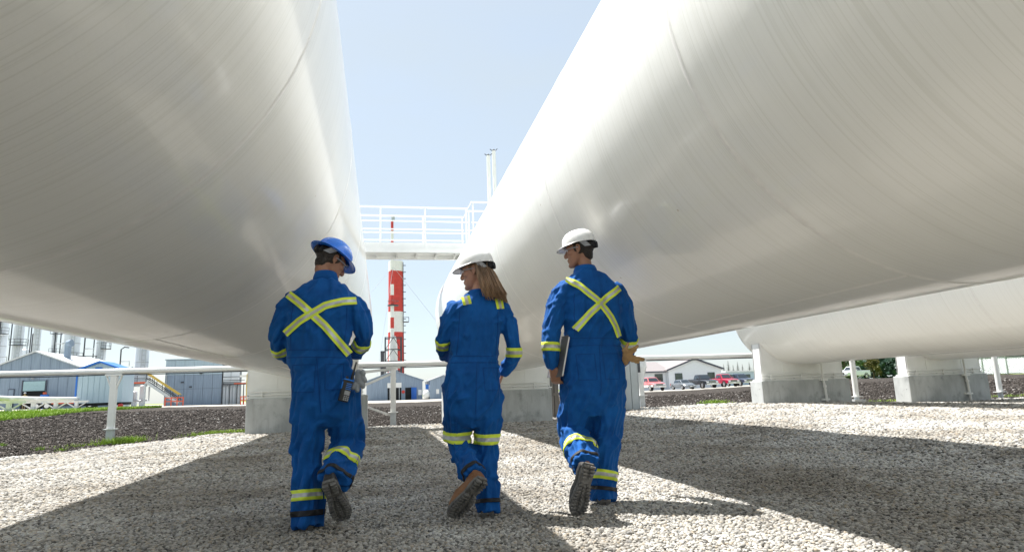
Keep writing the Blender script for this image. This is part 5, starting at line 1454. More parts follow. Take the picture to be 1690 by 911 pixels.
# low white pipe rack on the grass
t = thing('low_pipe_rack', 'low white pipe rack on braced posts standing on the grass at left', 'pipe rack', (-24, 50, 0.4))
RK = [(-21.6, 43.5), (-22.65, 48.5), (-23.3, 53.0), (-23.6, 57.0)]
k = MB(); k.tube([(-20.2, 37, 1.45), (-21.6, 43.5, 1.40), (-22.65, 48.5, 1.40), (-23.3, 53, 1.40), (-23.7, 57.4, 1.40)], 0.13, 12); k.tube([(-20.5, 37, 1.36), (-21.9, 43.5, 1.31), (-22.9, 48.5, 1.31), (-23.6, 53, 1.31), (-24.0, 57.4, 1.31)], 0.07, 10); k.build('pipe', M_wht, t, smooth=True)
for x, y in RK:
    z = g(x, y)
    wbox('foot', M_galv, t, (x - 0.12, y - 0.1, z - 0.2), (x + 0.12, y + 0.1, z + 0.22)); wbox('post', M_wht, t, (x - 0.11, y - 0.1, z + 0.221), (x + 0.11, y + 0.1, 1.10)); wbox('cap_beam', M_wht, t, (x - 0.85, y - 0.1, 1.101), (x + 0.85, y + 0.1, 1.24))
    for s in (-1, 1):
        k = MB(); k.beam((x + s * 0.1, y, 0.72), (x + s * 0.68, y, 1.09), 0.07, 0.08, (0, 1, 0)); k.build('brace', M_wht, t)
# flatbed with an orange side stripe
t = thing('flatbed_trailer', 'low flatbed trailer with an orange side stripe behind the pipe rack', 'trailer', (-26.3, 62, 0.6))
wbox('deck', M_dark, t, (-29.0, 62, 0.85), (-23.8, 64, 1.05)); wbox('stripe', M_orange, t, (-28.2, 61.96, 1.055), (-23.8, 62.1, 1.30))
for x in (-28.7, -27.9, -24.6):
    k = MB(); k.cyl((x, 61.9, 0.93), (x, 62.2, 0.93), 0.36, n=18); w_ = k.build('wheel', M_tyre, t, smooth=True)
    k = MB(); k.cyl((x, 61.88, 0.93), (x, 61.899, 0.93), 0.19, n=14); k.build('rim', M_wht, w_)
# figure standing in the shed doorway
def far_person(x, y, label):
    z = g(x, y) + 0.0
    P = thing('person', label, 'person', (x, y, z))
    mb = MB()
    stack(mb, [(x, y, z + 0.75, 0.15, 0.1), (x, y, z + 0.9, 0.19, 0.12), (x, y, z + 1.1, 0.17, 0.11), (x, y, z + 1.35, 0.22, 0.13), (x, y, z + 1.45, 0.14, 0.1), (x, y, z + 1.52, 0.06, 0.06)])
    for s in (-1, 1):
        limb(mb, [(x + s * 0.09, y, z + 0.9), (x + s * 0.1, y - 0.02, z + 0.5), (x + s * 0.1, y, z + 0.05)], [0.1, 0.075, 0.055]); limb(mb, [(x + s * 0.2, y, z + 1.4), (x + s * 0.27, y, z + 1.12), (x + s * 0.22, y - 0.12, z + 0.88)], [0.065, 0.05, 0.04])
        limb(mb, [(x + s * 0.1, y + 0.05, z + 0.04), (x + s * 0.11, y - 0.16, z + 0.04)], [0.045, 0.04])
    mb.ball((x, y, z + 1.63), (0.078, 0.095, 0.115))
    me = remeshed(mb, 0.02, 3)
    link_mesh('body', me, mat('tan_workwear', (0.42, 0.30, 0.16), 0.8, var=0.15), P)
    k = MB(); k.rings([[(x + r * math.cos(a), y + r * 1.15 * math.sin(a), z + zz) for a in [2 * math.pi * i / 16 for i in range(16)]] for zz, r in ((1.66, 0.15), (1.68, 0.13), (1.76, 0.11), (1.81, 0.05))]); k.build('hard_hat', M_hat_w, P, smooth='all')
far_person(-38.0, 79.4, 'distant worker in tan clothes and white hat in the shed doorway')
t = thing('storage_drum', 'blue drum standing right of the shed doorway', 'drum', (-35.9, 79, g(-35.9, 79)))
k = MB(); z = g(-35.9, 79); k.rings([[(-35.9 + r * math.cos(a), 79 + r * math.sin(a), z + h) for a in [2 * math.pi * i / 18 for i in range(18)]] for h, r in ((0, 0.4), (0.5, 0.4), (0.55, 0.43), (0.6, 0.4), (1.1, 0.4), (1.15, 0.43), (1.5, 0.4))]); k.build('body', M_blue_trim, t, smooth=True)
k = MB(); k.cyl((-35.9, 79, z + 1.501), (-35.9, 79, z + 1.75), 0.18, n=12); k.build('cap', M_orange, t)

# ---- centre: shed, stack, flare
s2 = gable_shed('workshop_shed', 'blue-grey gabled workshop below the red and white stack', -2.6, 7.05, 2.15, 115, 132, 0.0, 3.3, 4.95, M_blue_clad, M_blue_clad, 3.25)
wbox('door_shade_panel', M_void, s2, (1.0, 114.92, -0.1), (3.35, 115.1, 2.1)); wbox('overhead_door', M_wht, s2, (0.95, 114.9, 2.1), (3.4, 114.97, 2.95))  # first panel is solid, doorway shade put into its colour
wbox('door_shade_panel', M_void, s2, (4.05, 114.92, -0.05), (5.1, 115.1, 2.05)); wbox('open_door', M_blue_trim, s2, (5.1, 114.2, 0.0), (5.2, 114.96, 2.05)); wbox('open_door', M_blue_trim, s2, (5.25, 114.88, 0.0), (6.0, 114.96, 2.05))  # dark panel again paints the shaded inside of the doorway
wbox('notice', M_wht, s2, (6.3, 114.9, 0.7), (6.9, 114.96, 1.6)); wbox('gable_vent', M_galv, s2, (1.9, 114.9, 3.4), (2.5, 114.96, 3.9))
k = MB(); k.cyl((3.7, 114.85, 1.35), (3.7, 114.95, 1.35), 0.28, n=16); k.build('round_sign', M_red, s2)
for x in (1.4, 2.2, 3.0): wbox('door_post', M_galv, s2, (x - 0.05, 114.84, -0.05), (x + 0.05, 114.91, 2.1))
s3 = gable_shed('small_shed', 'small blue-grey shed partly hidden by the long-haired worker, beyond the soil', 8.15, 13.0, 10.5, 112, 124, 0.0, 3.1, 3.9, M_blue_clad, M_roof_pale)
wbox('window', M_wht, s3, (9.2, 111.93, 0.8), (9.7, 111.99, 1.6))
t = thing('chemical_tote', 'white rounded tank with blue machine on top between the two far sheds', 'tank', (7.75, 113, 0))
k = MB(); k.ball((7.7, 113, 0.75), (0.75, 0.75, 0.85)); k.build('vessel', M_wht, t, smooth='all'); wbox('machine', M_blue_trim, t, (7.5, 113, 1.65), (8.0, 113.5, 2.5))
k = MB(); k.tube([(7.6, 113, 2.5), (7.6, 113, 3.5), (7.9, 113, 3.4), (7.9, 113, 2.5)], 0.06, 6); k.build('pipe', M_wht, t)

def banded(name, m_a, m_b, x, y, r0, r1, zs, t, first):
    """Stack built of painted rings from the bottom up."""
    for i in range(len(zs) - 1):
        f0 = (zs[i] - zs[0]) / (zs[-1] - zs[0]); f1 = (zs[i + 1] - zs[0]) / (zs[-1] - zs[0])
        k = MB(); k.cyl((x, y, zs[i]), (x, y, zs[i + 1] - 0.002), r0 + (r1 - r0) * f0, r0 + (r1 - r0) * f1, 28); k.build(name, (m_a, m_b)[(i + first) % 2], t, smooth=True)
t = thing('chimney_stack', 'thick red and white banded stack rising behind the far workshop', 'stack', (3.2, 152, 0))
banded('painted_ring', M_red, M_wht, 3.25, 152, 1.95, 1.70, [-0.5, 5.5, 15.3, 20.1, 29.8, 32.3], t, 1)
k = MB()
for s in (-0.25, 0.25): k.tube([(5.0 + 0.0, 151.2 + s, 1), (4.95, 151.2 + s, 32)], 0.06, 5)
for z in np.arange(1.5, 32, 0.9): k.tube([(5.0, 150.95, z), (5.0, 151.45, z)], 0.05, 5)
for z in np.arange(4, 32, 1.6): k.tube([(4.95, 150.7, z), (5.5, 150.8, z), (5.55, 151.5, z), (5.0, 151.7, z)], 0.05, 5)
k.build('ladder', M_dark, t)
k = MB(); k.span((4.9, 150.6, 17.6), (6.2, 152, 17.75)); k.tube([(4.9, 150.6, 18.7), (6.2, 150.6, 18.7), (6.2, 152, 18.7)], 0.06, 5); k.tube([(6.2, 150.6, 17.7), (6.2, 150.6, 18.7)], 0.06, 5); k.build('platform', M_dark, t)
t = thing('flare_stack', 'slender flare stack with small red and white rings before the thick stack', 'flare', (2.5, 146, 0))
zz = lambda y: 0.79 + (31.8 - 0.79 - (y - 432) * 0.1417) * 146 / 150
banded('painted_ring', M_red, M_wht, 2.3, 146, 0.42, 0.30, [zz(y) for y in (556, 543, 525, 505, 488, 470, 446, 412, 395, 379, 362)], t, 1)
k = MB(); k.cyl((2.5, 146, zz(362)), (2.5, 146, zz(352)), 0.42, n=16); k.build('tip', M_galv, t, smooth=True)
k = MB(); k.rings([[(2.5 + r * math.cos(a), 146 + r * math.sin(a), z) for a in [2 * math.pi * i / 20 for i in range(20)]] for z, r in ((-0.5, 1.0), (zz(605), 1.0), (zz(572), 0.95), (zz(556), 0.6))]); k.build('base_vessel', M_wht, t, smooth=True)
k = MB(); k.cyl((2.5, 146, zz(506)), (2.5, 146, zz(504.5)), 1.25, n=16); k.tube([(2.5 + 1.2 * math.cos(a), 146 + 1.2 * math.sin(a), zz(498)) for a in [2 * math.pi * i / 16 for i in range(17)]], 0.06, 5); k.build('platform', M_dark, t)
k = MB()
for sx, sy in ((-1, -1), (1, -1), (1, 1), (-1, 1)): k.beam((2.5 + sx * 1.8, 146 + sy * 1.8, 0), (2.5 + sx * 1.75, 146 + sy * 1.75, zz(558)), 0.22, 0.22)
for y in (612, 597, 578, 559):
    for sy in (-1, 1): k.beam((0.75, 146 + sy * 1.78, zz(y)), (4.25, 146 + sy * 1.78, zz(y)), 0.16, 0.2)
for a, b in ((612, 597), (597, 578), (578, 559)):
    k.beam((0.75, 144.2, zz(a)), (2.5, 144.2, zz(b)), 0.12, 0.12); k.beam((4.25, 144.2, zz(a)), (2.5, 144.2, zz(b)), 0.12, 0.12)
k.build('support_frame', M_dark, t)
k = MB()
for dx, dy in ((-26, 10), (24, 6), (-4, -24)):
    k.tube([(2.5, 146, zz(440)), (2.5 + dx, 146 + dy, 0)], 0.035, 4)
k.build('guy_wire', M_galv, t)
t = thing('exhaust_chimney', 'plain dark chimney pipe at the left foot of the flare frame', 'chimney', (0.1, 148, 0))
k = MB(); k.cyl((0.12, 148, 0), (0.12, 148, 10.6), 0.40, n=16); k.build('pipe', M_dark, t, smooth=True); k = MB(); k.cyl((0.12, 148, 10.4), (0.12, 148, 10.75), 0.48, n=16); k.build('rim', M_dark, t)

# ---- right: white house, cars, trees, fence
hb_ = 0.16
t = thing('white_house', 'long white building with a dark-edged gable behind the parked trucks', 'building', (48, 98, hb_))
w = MB(); w.prism([(45.9, 0, hb_ - 0.6), (55.3, 0, hb_ - 0.6), (55.3, 0, 3.30), (50.6, 0, 4.95), (45.9, 0, 3.30)], (0, 98, 0), (0, 112, 0)); w.build('wall', M_siding, t)
for a in ((45.5, 3.20), (55.75, 3.18)):
    r = MB(); r.prism([(a[0], 0, a[1]), (50.6, 0, 4.99), (50.6, 0, 5.17), (a[0], 0, a[1] + 0.18)], (0, 97.7, 0), (0, 112.3, 0)); r.build('roof', M_shingle, t)
    r = MB(); r.prism([(a[0], 0, a[1] - 0.06), (50.6, 0, 4.93), (50.6, 0, 5.19), (a[0], 0, a[1] + 0.20)], (0, 97.62, 0), (0, 97.699, 0)); r.build('barge_board', M_fascia, t)
wbox('wing_wall', M_siding, t, (33.0, 99, hb_ - 0.6), (45.88, 109, 3.1))
r = MB(); r.prism([(0, 98.5, 3.02), (0, 104, 4.75), (0, 109.5, 3.02), (0, 109.5, 3.2), (0, 104, 4.95), (0, 98.5, 3.2)], (32.6, 0, 0), (46.5, 0, 0)); r.build('wing_roof', M_shingle, t)
wbox('gutter', M_fascia, t, (32.6, 98.36, 2.98), (45.6, 98.49, 3.2))
def window(t, x0, x1, y, z0, z1, split=True):
    w_ = wbox('window', M_fascia, t, (x0, y - 0.06, z0), (x1, y - 0.004, z1))
    xm = (x0 + x1) / 2
    for a, b in ((x0 + 0.05, xm - 0.03), (xm + 0.03, x1 - 0.05)): wbox('pane', M_wglass, w_, (a, y - 0.075, z0 + 0.05), (b, y - 0.061, z1 - 0.05))
    wbox('sill', M_siding, w_, (x0 - 0.06, y - 0.1, z0 - 0.08), (x1 + 0.06, y - 0.004, z0 - 0.002))
window(t, 39.0, 40.3, 99, 1.5, 2.75); window(t, 43.9, 45.3, 99, 1.5, 2.75); window(t, 47.0, 48.3, 98, 1.6, 2.75); window(t, 52.8, 54.1, 98, 1.6, 2.75); window(t, 36.3, 37.6, 99, 1.3, 2.7)
t = thing('low_office', 'long low blue-grey flat building behind the red pickup', 'building', (70, 116, 0.3))
wbox('wall', M_pale_clad, t, (66.5, 116, -0.3), (84, 124, 3.0)); wbox('roof', M_roof_pale, t, (66.2, 115.6, 3.001), (84.3, 124.4, 3.25))
for i in range(5): window(t, 67.2 + i * 3.0, 68.7 + i * 3.0, 116, 1.3, 2.5)

def vehicle(name, label, paint, loc, heading, kind='pickup', scale=1.0):
    """Car or pickup in local coordinates, +y the front. heading: direction of the front (x, y)."""
    rz = math.atan2(-heading[0], heading[1])
    t = thing(name, label, 'pickup truck' if kind == 'pickup' else 'car', loc, rz, group='vehicles parked beyond the soil strip')
    t.scale = (scale,) * 3
    pk = kind == 'pickup'
    L = 2.75 if pk else 2.3; W = 0.96 if pk else 0.88
    zb, zs = (0.52, 1.12) if pk else (0.35, 0.88); zr = 1.86 if pk else 1.42
    def sec(y, z0, z1, w, wt): return [(-w, y, z0), (-w * 1.0, y, z1 - 0.12), (-wt, y, z1), (wt, y, z1), (w, y, z1 - 0.12), (w, y, z0)]
    b = MB()
    if pk: prof = [(-L, zb + 0.05, zs + 0.1, W * 0.97, W * 0.95), (-L + 0.1, zb, zs + 0.14, W, W * 0.97), (-0.8, zb, zs + 0.12, W, W * 0.96), (1.05, zb, zs + 0.08, W, W * 0.92), (1.5, zb, zs + 0.06, W, W * 0.86), (2.5, zb, zs - 0.03, W * 0.98, W * 0.80), (L, zb + 0.05, zs - 0.14, W * 0.93, W * 0.76)]
    else: prof = [(-L, zb + 0.08, zs - 0.06, W * 0.92, W * 0.8), (-L + 0.25, zb, zs + 0.05, W, W * 0.9), (-0.9, zb, zs + 0.06, W, W * 0.92), (0.9, zb, zs + 0.05, W, W * 0.92), (1.7, zb, zs - 0.06, W * 0.98, W * 0.82), (2.15, zb + 0.02, zs - 0.20, W * 0.93, W * 0.75), (L, zb + 0.08, zs - 0.32, W * 0.86, W * 0.7)]
    b.rings([sec(*p) for p in prof]); b.build('body', paint, t, local=True, bevel=0.03, smooth=True)
    c = MB()
    cz = zs + (0.10 if pk else 0.03)
    cab = [(-0.78, cz, 0.90), (-0.62, zr - 0.06, 0.74), (-0.5, zr, 0.70), (0.35, zr, 0.70), (0.5, zr - 0.07, 0.72), (1.12, cz, 0.86)] if pk else [(-1.55, cz, 0.82), (-0.95, zr - 0.05, 0.66), (-0.7, zr, 0.62), (0.15, zr, 0.62), (0.35, zr - 0.05, 0.64), (1.05, cz, 0.80)]
    c.rings([[(-w * W, y, z) for y, z, w in cab], [(w * W, y, z) for y, z, w in cab]]); co = c.build('cab', paint, t, local=True, bevel=0.03)
    # glazing: windscreen, rear window, side windows set just proud of the cab skin
    def pane(pts, n_, nm):
        q = MB(); n_ = Vector(n_).normalized(); q.prism(pts, n_ * 0.004, n_ * 0.014); q.build(nm, M_cglass, co, local=True)
    y0, z0, w0 = cab[-1]; y1, z1, w1 = cab[-2]
    e = 0.10
    lerp = lambda a, b_, f: a + (b_ - a) * f
    pane([(-W * lerp(w0, w1, .12) + e, lerp(y0, y1, .12), lerp(z0, z1, .12)), (W * lerp(w0, w1, .12) - e, lerp(y0, y1, .12), lerp(z0, z1, .12)), (W * lerp(w0, w1, .95) - e, lerp(y0, y1, .95), lerp(z0, z1, .95)), (-W * lerp(w0, w1, .95) + e, lerp(y0, y1, .95), lerp(z0, z1, .95))], (0, z1 - z0, y0 - y1), 'windscreen')
    y0, z0, w0 = cab[0]; y1, z1, w1 = cab[1]
    pane([(-W * lerp(w0, w1, .15) + e, lerp(y0, y1, .15), lerp(z0, z1, .15)), (W * lerp(w0, w1, .15) - e, lerp(y0, y1, .15), lerp(z0, z1, .15)), (W * lerp(w0, w1, .95) - e, lerp(y0, y1, .95), lerp(z0, z1, .95)), (-W * lerp(w0, w1, .95) + e, lerp(y0, y1, .95), lerp(z0, z1, .95))], (0, y0 - y1, 0.3), 'rear_window')
    for s in (-1, 1):
        ya, yb_ = cab[0][0], cab[-1][0]; ym = 0.18 if pk else -0.15
        for a, b_, ta, tb in ((ya + 0.18, ym - 0.05, ya + 0.3, ym - 0.05), (ym + 0.03, yb_ - 0.28, ym + 0.03, yb_ - 0.68)):
            zl, zh = cz + 0.06, zr - 0.13
            wl = W * (0.895 if pk else 0.80); wh = W * (0.745 if pk else 0.665)
            pane([(s * wl, a, zl), (s * wl, b_, zl), (s * wh, tb, zh), (s * wh, ta, zh)], (s, 0, 0.2), 'side_window')
        m_ = MB(); m_.box((s * (W + 0.10), yb_ - 0.35, cz + 0.1), (0.16, 0.1, 0.16)); m_.build('mirror', paint, co, local=True, bevel=0.02)
        h = MB(); h.box((s * W * 0.70, L - 0.03, zs - 0.30 if pk else zs - 0.38), (0.36, 0.12, 0.2 if pk else 0.13)); h.build('headlight', M_lamp, t, local=True, bevel=0.02)
        h = MB(); h.box((s * W * 0.85, -L + 0.02, zs - 0.15), (0.16, 0.08, 0.3)); h.build('tail_light', M_red, t, local=True)
        for wy in ((1.72, -1.65) if pk else (1.4, -1.4)):
            wr = 0.40 if pk else 0.32
            q = MB(); q.tube([(s * (W - 0.22), wy, wr), (s * (W - 0.2), wy, wr), (s * (W - 0.02), wy, wr), (s * (W + 0.015), wy, wr)], [wr * 0.9, wr, wr, wr * 0.88], 22); wo = q.build('wheel', M_tyre, t, local=True, smooth=True)
            q = MB(); q.cyl((s * (W + 0.016), wy, wr), (s * (W + 0.03), wy, wr), wr * 0.6, wr * 0.5, 16); q.build('rim', M_rim, wo, local=True)
            q = MB(); ar = [math.pi * i / 14 for i in range(15)]
            q.rings([[(s * (W + d_), wy + rr * math.cos(a), wr + 0.02 + rr * math.sin(a)) for rr, d_ in ((wr * 1.08, 0.004), (wr * 1.24, 0.004), (wr * 1.24, 0.03), (wr * 1.08, 0.03))] for a in ar]); q.build('wheel_arch', M_tyre if pk else paint, t, local=True)
    q = MB(); q.box((0, L + 0.01, zs - 0.32 if pk else zs - 0.42), (W * 0.95, 0.06, 0.34 if pk else 0.16)); gr = q.build('grille', M_dark if pk else M_void, t, local=True, bevel=0.01)
    for i in range(3 if pk else 1):
        q = MB(); q.box((0, L + 0.047, (zs - 0.43 + 0.11 * i) if pk else zs - 0.42), (W * 0.9, 0.012, 0.03)); q.build('grille_bar', M_chrome, gr, local=True)
    q = MB(); q.box((0, L + 0.05, zb + 0.05), (W * 1.92, 0.2, 0.22)); q.build('bumper', M_chrome if pk else paint, t, local=True, bevel=0.03)
    q = MB(); q.box((0, -L - 0.03, zb + 0.05), (W * 1.9, 0.14, 0.2)); q.build('bumper', M_chrome if pk else paint, t, local=True, bevel=0.03)
    q = MB(); q.box((0, L + 0.155, zb + 0.06), (0.32, 0.012, 0.12)); q.build('number_plate', M_wht, t, local=True)
    if pk:
        q = MB(); q.box((0, -1.78, zs + 0.145), (W * 1.72, 1.7, 0.02)); q.build('bed', M_void, t, local=True)
    return t
P_ = lambda n, c, **k_: mat(n, c, 0.25, coat=0.6, var=0.04, scale=3, **k_)
cy = 86
for (nm, lab, col_, x, y, kd, sc_) in (
    ('pickup_truck', 'older red pickup with white lower body beside the plastic-wrapped post', P_('faded_red_paint', (0.55, 0.16, 0.17)), 36.6, 84, 'pickup', 1.0),
    ('sedan_car', 'silver grey sedan parked between the red pickup and the dark pickup', P_('silver_paint', (0.22, 0.24, 0.26), metal=0.5), 42.6, 86.5, 'sedan', 1.0),
    ('pickup_truck', 'black pickup with a wide chrome front in front of the white gable', P_('black_paint', (0.018, 0.02, 0.026)), 45.9, 87.0, 'pickup', 1.06),
    ('pickup_truck', 'shiny crimson pickup parked right of the black pickup', P_('crimson_paint', (0.36, 0.012, 0.045)), 49.9, 88.0, 'pickup', 1.03),
    ('pickup_truck', 'dark blue pickup partly hidden behind the white tank end support', P_('navy_paint', (0.03, 0.045, 0.08)), 54.0, 90.5, 'pickup', 1.0)):
    vehicle(nm, lab, col_, (x, y, g(x, y) - 0.02), (0.02, -1), kd, sc_)
tr = [o for o in bpy.data.objects if o.name == 'pickup_truck'][0]
q = MB(); q.box((0, 0.0, 0.66), (1.945, 5.3, 0.24)); q.build('lower_panel', M_wht, tr, local=True, bevel=0.02)
vehicle('pickup_truck', 'white pickup standing by the small tree on the grass at right', P_('white_car_paint', (0.72, 0.74, 0.76)), (62.3, 76, g(62.3, 76) - 0.02), (-0.95, -0.30), 'pickup', 0.92)

def leaf_mat(name, c0, c1):
    m = bpy.data.materials.new(name); m.use_nodes = True
    n, L, p = nodes_of(m)
    ge = n.new('ShaderNodeTexNoise'); ge.inputs['Scale'].default_value = 1.3; ge.inputs['Detail'].default_value = 4
    tc = n.new('ShaderNodeTexCoord'); L.new(tc.outputs['Object'], ge.inputs['Vector'])
    cr = n.new('ShaderNodeValToRGB'); e = cr.color_ramp.elements; e[0].position = 0.3; e[0].color = (*c0, 1); e[1].position = 0.7; e[1].color = (*c1, 1)
    L.new(ge.outputs[0], cr.inputs[0]); L.new(cr.outputs[0], p.inputs['Base Color']); p.inputs['Roughness'].default_value = 0.6
    p.inputs['Specular IOR Level'].default_value = 0.25
    return m
LEAF = leaf_mat('leaf_green', (0.030, 0.075, 0.014), (0.085, 0.150, 0.030))
LEAF2 = leaf_mat('leaf_olive', (0.060, 0.075, 0.016), (0.150, 0.130, 0.035))
SPRUCE = leaf_mat('spruce_needles', (0.014, 0.040, 0.024), (0.035, 0.075, 0.045))
M_bark = mat('bark', (0.10, 0.075, 0.055), 0.9, var=0.3, scale=8, bump=0.4)
def leaf(mb, c, s, rnd):
    a = Vector((rnd.gauss(0, 1), rnd.gauss(0, 1), rnd.gauss(0, 1))).normalized(); b = a.orthogonal().normalized(); b = (Matrix.Rotation(rnd.uniform(0, 6.28), 3, a) @ b)
    c = Vector(c); d = a.cross(b)
    mb.add([c - b * s, c + d * s * 0.55, c + b * s, c - d * s * 0.55], [(0, 1, 2, 3)])
def tree(x, y, h, w, label, m, seed, n=1500, trunk=0.3, ls=0.22, group='trees beyond the fence'):
    rnd = random.Random(seed); z = g(x, y)
    t = thing('leafy_tree', label, 'tree', (x, y, z), group=group)
    k = MB(); k.tube([(x, y, z - 0.2), (x + 0.1, y, z + h * 0.3), (x - 0.05, y, z + h * 0.6), (x, y, z + h * 0.85)], [0.16 * h / 4, 0.12 * h / 4, 0.07 * h / 4, 0.03], 8)
    for i in range(7):
        a = rnd.uniform(0, 6.28); zz_ = z + h * rnd.uniform(0.28, 0.6)
        k.tube([(x, y, zz_), (x + w * 0.3 * math.cos(a), y + w * 0.3 * math.sin(a), zz_ + h * 0.14), (x + w * 0.62 * math.cos(a), y + w * 0.62 * math.sin(a), zz_ + h * 0.25)], [0.06, 0.04, 0.015], 5)
    k.build('trunk', M_bark, t)
    cl = []
    for i in range(16):
        a = rnd.uniform(0, 6.28); r = w * math.sqrt(rnd.random()) * 0.75; u = rnd.uniform(trunk, 0.95)
        r *= math.sin(math.pi * min(1, (u - trunk + 0.12) / (1.08 - trunk))) * 1.15
        cl.append((x + r * math.cos(a), y + r * math.sin(a), z + h * u, rnd.uniform(0.25, 0.45) * w))
    k = MB()
    for i in range(n):
        c = cl[i % 16]; v = Vector((rnd.gauss(0, 1), rnd.gauss(0, 1), rnd.gauss(0, 1))).normalized() * c[3] * rnd.uniform(0.55, 1.08)
        leaf(k, (c[0] + v.x, c[1] + v.y, c[2] + v.z * 0.8), ls * rnd.uniform(0.6, 1.3), rnd)
    k.build('crown', m, t, recalc=False)
tree(74.0, 92, 4.4, 2.6, 'broad dark green bush behind the bonnet of the white pickup', LEAF, 1, 1700, 0.02)
tree(78.0, 96, 5.2, 2.3, 'round green tree behind the cab of the white pickup', LEAF, 2, 1500, 0.08)
tree(66.3, 77, 3.0, 1.15, 'small olive tree with a bare trunk at the tail of the white pickup', LEAF2, 3, 1500, 0.18, 0.13)
tree(70.5, 97, 4.0, 2.2, 'leafy green bush left of the white pickup, beside the concrete pier', LEAF, 4, 1400, 0.02)
def spruce(x, y, h, label, seed):
    rnd = random.Random(seed); z = g(x, y)
    t = thing('spruce_tree', label, 'tree', (x, y, z), group='spruces on the horizon')
    k = MB(); k.tube([(x, y, z - 0.3), (x, y, z + h)], [0.25, 0.04], 7); k.build('trunk', M_bark, t)
    k = MB()
    for lv in range(int(h * 2.2)):
        zz_ = z + 0.6 + (h - 0.6) * lv / (h * 2.2); rr = (1 - (zz_ - z) / h) * h * 0.26 * rnd.uniform(0.75, 1.15) + 0.1
        for j in range(18):
            a = rnd.uniform(0, 6.28); ca, sa = math.cos(a), math.sin(a); w_ = 0.30 + 0.28 * rr
            p0 = Vector((x, y, zz_)); tip = Vector((x + ca * rr, y + sa * rr, zz_ - 0.25 * rr)); s_ = Vector((-sa, ca, 0)) * w_
            k.add([p0, p0.lerp(tip, 0.6) + s_, tip, p0.lerp(tip, 0.6) - s_], [(0, 1, 2, 3)])
    k.build('crown', SPRUCE, t, recalc=False)
for i, (px, zt, lab) in enumerate(((91.2, 6.2, 'leftmost spruce on the horizon above the low office'), (92.6, 7.1, 'tallest spruce on the horizon, near the left of the row'), (94.0, 5.9, 'short spruce third from the left on the horizon'), (95.4, 6.7, 'pointed spruce in the middle of the horizon row'), (96.8, 6.0, 'spruce just right of the middle of the horizon row'), (98.9, 6.5, 'tall spruce just left of the far tank head'), (100.2, 5.9, 'rightmost spruce, next to the far tank head'))):
    s_ = 205 / 160
    spruce(px * s_, 205, 0.79 + (zt - 0.79) * s_ - 0.5, lab, 40 + i)
# distant wood that reads as one mass
rnd = random.Random(77); k = MB()
for i in range(5200):
    a = R(rnd.uniform(39.5, 58)); r = rnd.uniform(300, 330); hgt = 9.5 + 3.0 * noise.noise(Vector((a * 40, 0, 0))) + 1.5 * noise.noise(Vector((a * 170, 3, 0)))
    leaf(k, (r * math.sin(a), r * math.cos(a), 0.3 + hgt * rnd.random() ** 0.8), rnd.uniform(0.7, 1.7), rnd)
tag(k.build('distant_wood', SPRUCE, recalc=False), 'dark band of distant woodland along the horizon at right', 'woodland', kind='stuff')
# chain link fence with a sign
def fence():
    t = thing('chain_link_fence', 'grey chain link fence along the road at the right edge', 'fence', (68, 62, g(68, 62)))
    pts = [(62.5 + 2.3 * i, 63 - 0.9 * i) for i in range(7)]
    for i, (x, y) in enumerate(pts):
        z = g(x, y); k = MB(); k.cyl((x, y, z - 0.2), (x, y, z + 1.95), 0.05, n=8); k.ball((x, y, z + 2.0), 0.07, 8, 5); k.build('fence_post', M_galv, t, smooth=True)
    for i in range(len(pts) - 1):
        a, b = pts[i], pts[i + 1]; k = MB(); za, zb_ = g(*a), g(*b)
        for h in (0.08, 1.9): k.tube([(a[0], a[1], za + h), (b[0], b[1], zb_ + h)], 0.025, 5)
        k.build('rail', M_galv, t)
        k = MB(); n = 14
        for j in range(-10, n + 10):
            for sgn in (1, -1):
                u0, u1 = j / n, j / n + sgn * 0.72; v0, v1 = 0.0, 1.0
                if u0 < 0 or u0 > 1 or u1 == u0:
                    pass
                seg = []
                for v_ in (0, 1):
                    seg.append((u0 + (u1 - u0) * v_, v_))
                # clip to the bay
                (ua, va), (ub, vb) = seg
                lo, hi = 0.0, 1.0; du = ub - ua
                t0, t1 = sorted(((0 - ua) / du, (1 - ua) / du)); lo, hi = max(lo, t0), min(hi, t1)
                if lo >= hi: continue
                P0, P1 = [(a[0] + (b[0] - a[0]) * (ua + du * q_), a[1] + (b[1] - a[1]) * (ua + du * q_), za + (zb_ - za) * (ua + du * q_) + 0.08 + 1.82 * q_) for q_ in (lo, hi)]
                k.tube([P0, P1], 0.012, 3, cap=False)
        k.build('wire_mesh', M_galv, t)
fence()
t = thing('fence_sign', 'small white sign with dark marks fixed to the chain link fence', 'sign', (64.5, 61.9, g(64.5, 61.9) + 0.8))
z = g(64.5, 61.9)
for x0, x1, m_ in ((64.0, 65.0, M_wht), (65.1, 65.75, M_fascia)):
    wbox('board', m_, t, (x0, 61.85, z + 0.75), (x1, 61.9, z + 1.45))
k = MB(); k.tube([(64.5 + 0.3 * math.cos(a), 61.82, z + 1.12 + 0.15 * math.sin(a)) for a in [2 * math.pi * i / 20 for i in range(21)]], 0.05, 6); k.build('emblem', M_fascia, t)
wbox('emblem', M_wht, t, (65.25, 61.82, z + 1.0), (65.6, 61.848, z + 1.2))

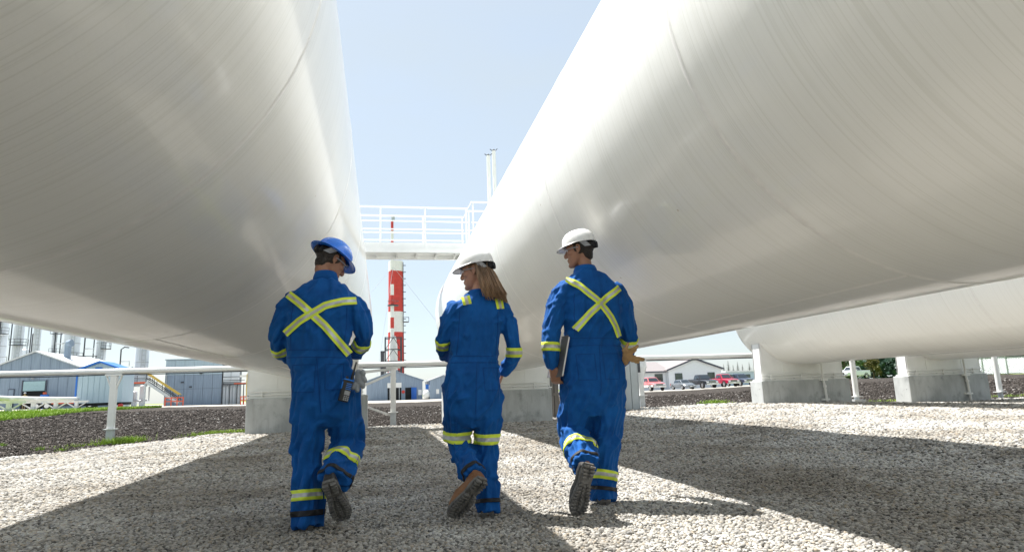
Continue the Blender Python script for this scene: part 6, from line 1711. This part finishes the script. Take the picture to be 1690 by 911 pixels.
# ------------------------------------------------------------------ grass blades
GR = leaf_mat('grass_blade', (0.17, 0.30, 0.025), (0.32, 0.44, 0.06))
def blades(mb, x, y, n, sp, h, rnd, wd=0.006):
    for i in range(n):
        px, py = x + rnd.gauss(0, sp[0]), y + rnd.gauss(0, sp[1]); z = g(px, py) - 0.02
        hh = h * rnd.uniform(0.4, 1.1); a = rnd.uniform(0, 6.28); d = Vector((math.cos(a), math.sin(a), 0)); s = Vector((-d.y, d.x, 0)) * wd * rnd.uniform(0.7, 1.4); l = rnd.uniform(0.1, 0.7) * hh
        p = Vector((px, py, z))
        mb.add([p - s, p + s, p + s * 0.7 + d * l * 0.35 + Vector((0, 0, hh * 0.6)), p - s * 0.7 + d * l * 0.35 + Vector((0, 0, hh * 0.6)), p + d * l + Vector((0, 0, hh))], [(0, 1, 2, 3), (3, 2, 4)])
rnd = random.Random(3)
k = MB(); blades(k, -6.1, 17.35, 1100, (0.24, 0.14), 0.20, rnd); blades(k, -6.9, 17.2, 200, (0.25, 0.2), 0.10, rnd)
tag(k.build('grass_tuft', GR, recalc=False), 'bright green grass tuft at the foot of the braced post', 'grass', kind='stuff')
k = MB(); blades(k, -3.9, 17.35, 900, (0.38, 0.10), 0.13, rnd); blades(k, -2.6, 17.5, 300, (0.5, 0.08), 0.09, rnd)
tag(k.build('grass_strip', GR, recalc=False), 'thin grass strip along the gravel edge left of the left pier', 'grass', kind='stuff')
k = MB(); blades(k, 9.75, 17.85, 600, (0.22, 0.2), 0.16, rnd); blades(k, 18.5, 18.4, 1500, (2.2, 0.14), 0.13, rnd)
for (x, y) in ((-7.5, 16.5), (-8.3, 15.2), (-6.7, 15.7), (-9.5, 19)): blades(k, x, y, 60, (0.06, 0.06), 0.09, rnd)
tag(k.build('grass_weeds', GR, recalc=False), 'scattered grass and weeds where the gravel meets the soil', 'grass', kind='stuff')
k = MB()
for i in range(16000):
    a = R(rnd.uniform(-33, -17)); r0 = r_soil(math.degrees(a)); r = r0 + rnd.random() ** 1.5 * float(np.interp(math.degrees(a), [-33, -29, -24, -20, -17], [14, 12, 9, 3, 0.6]))
    blades(k, r * math.sin(a), r * math.cos(a), 1, (0.01, 0.01), 0.20, rnd, 0.016)
tag(k.build('lawn_grass', GR, recalc=False), 'bright green lawn grass round the low white pipe rack', 'grass', kind='stuff')
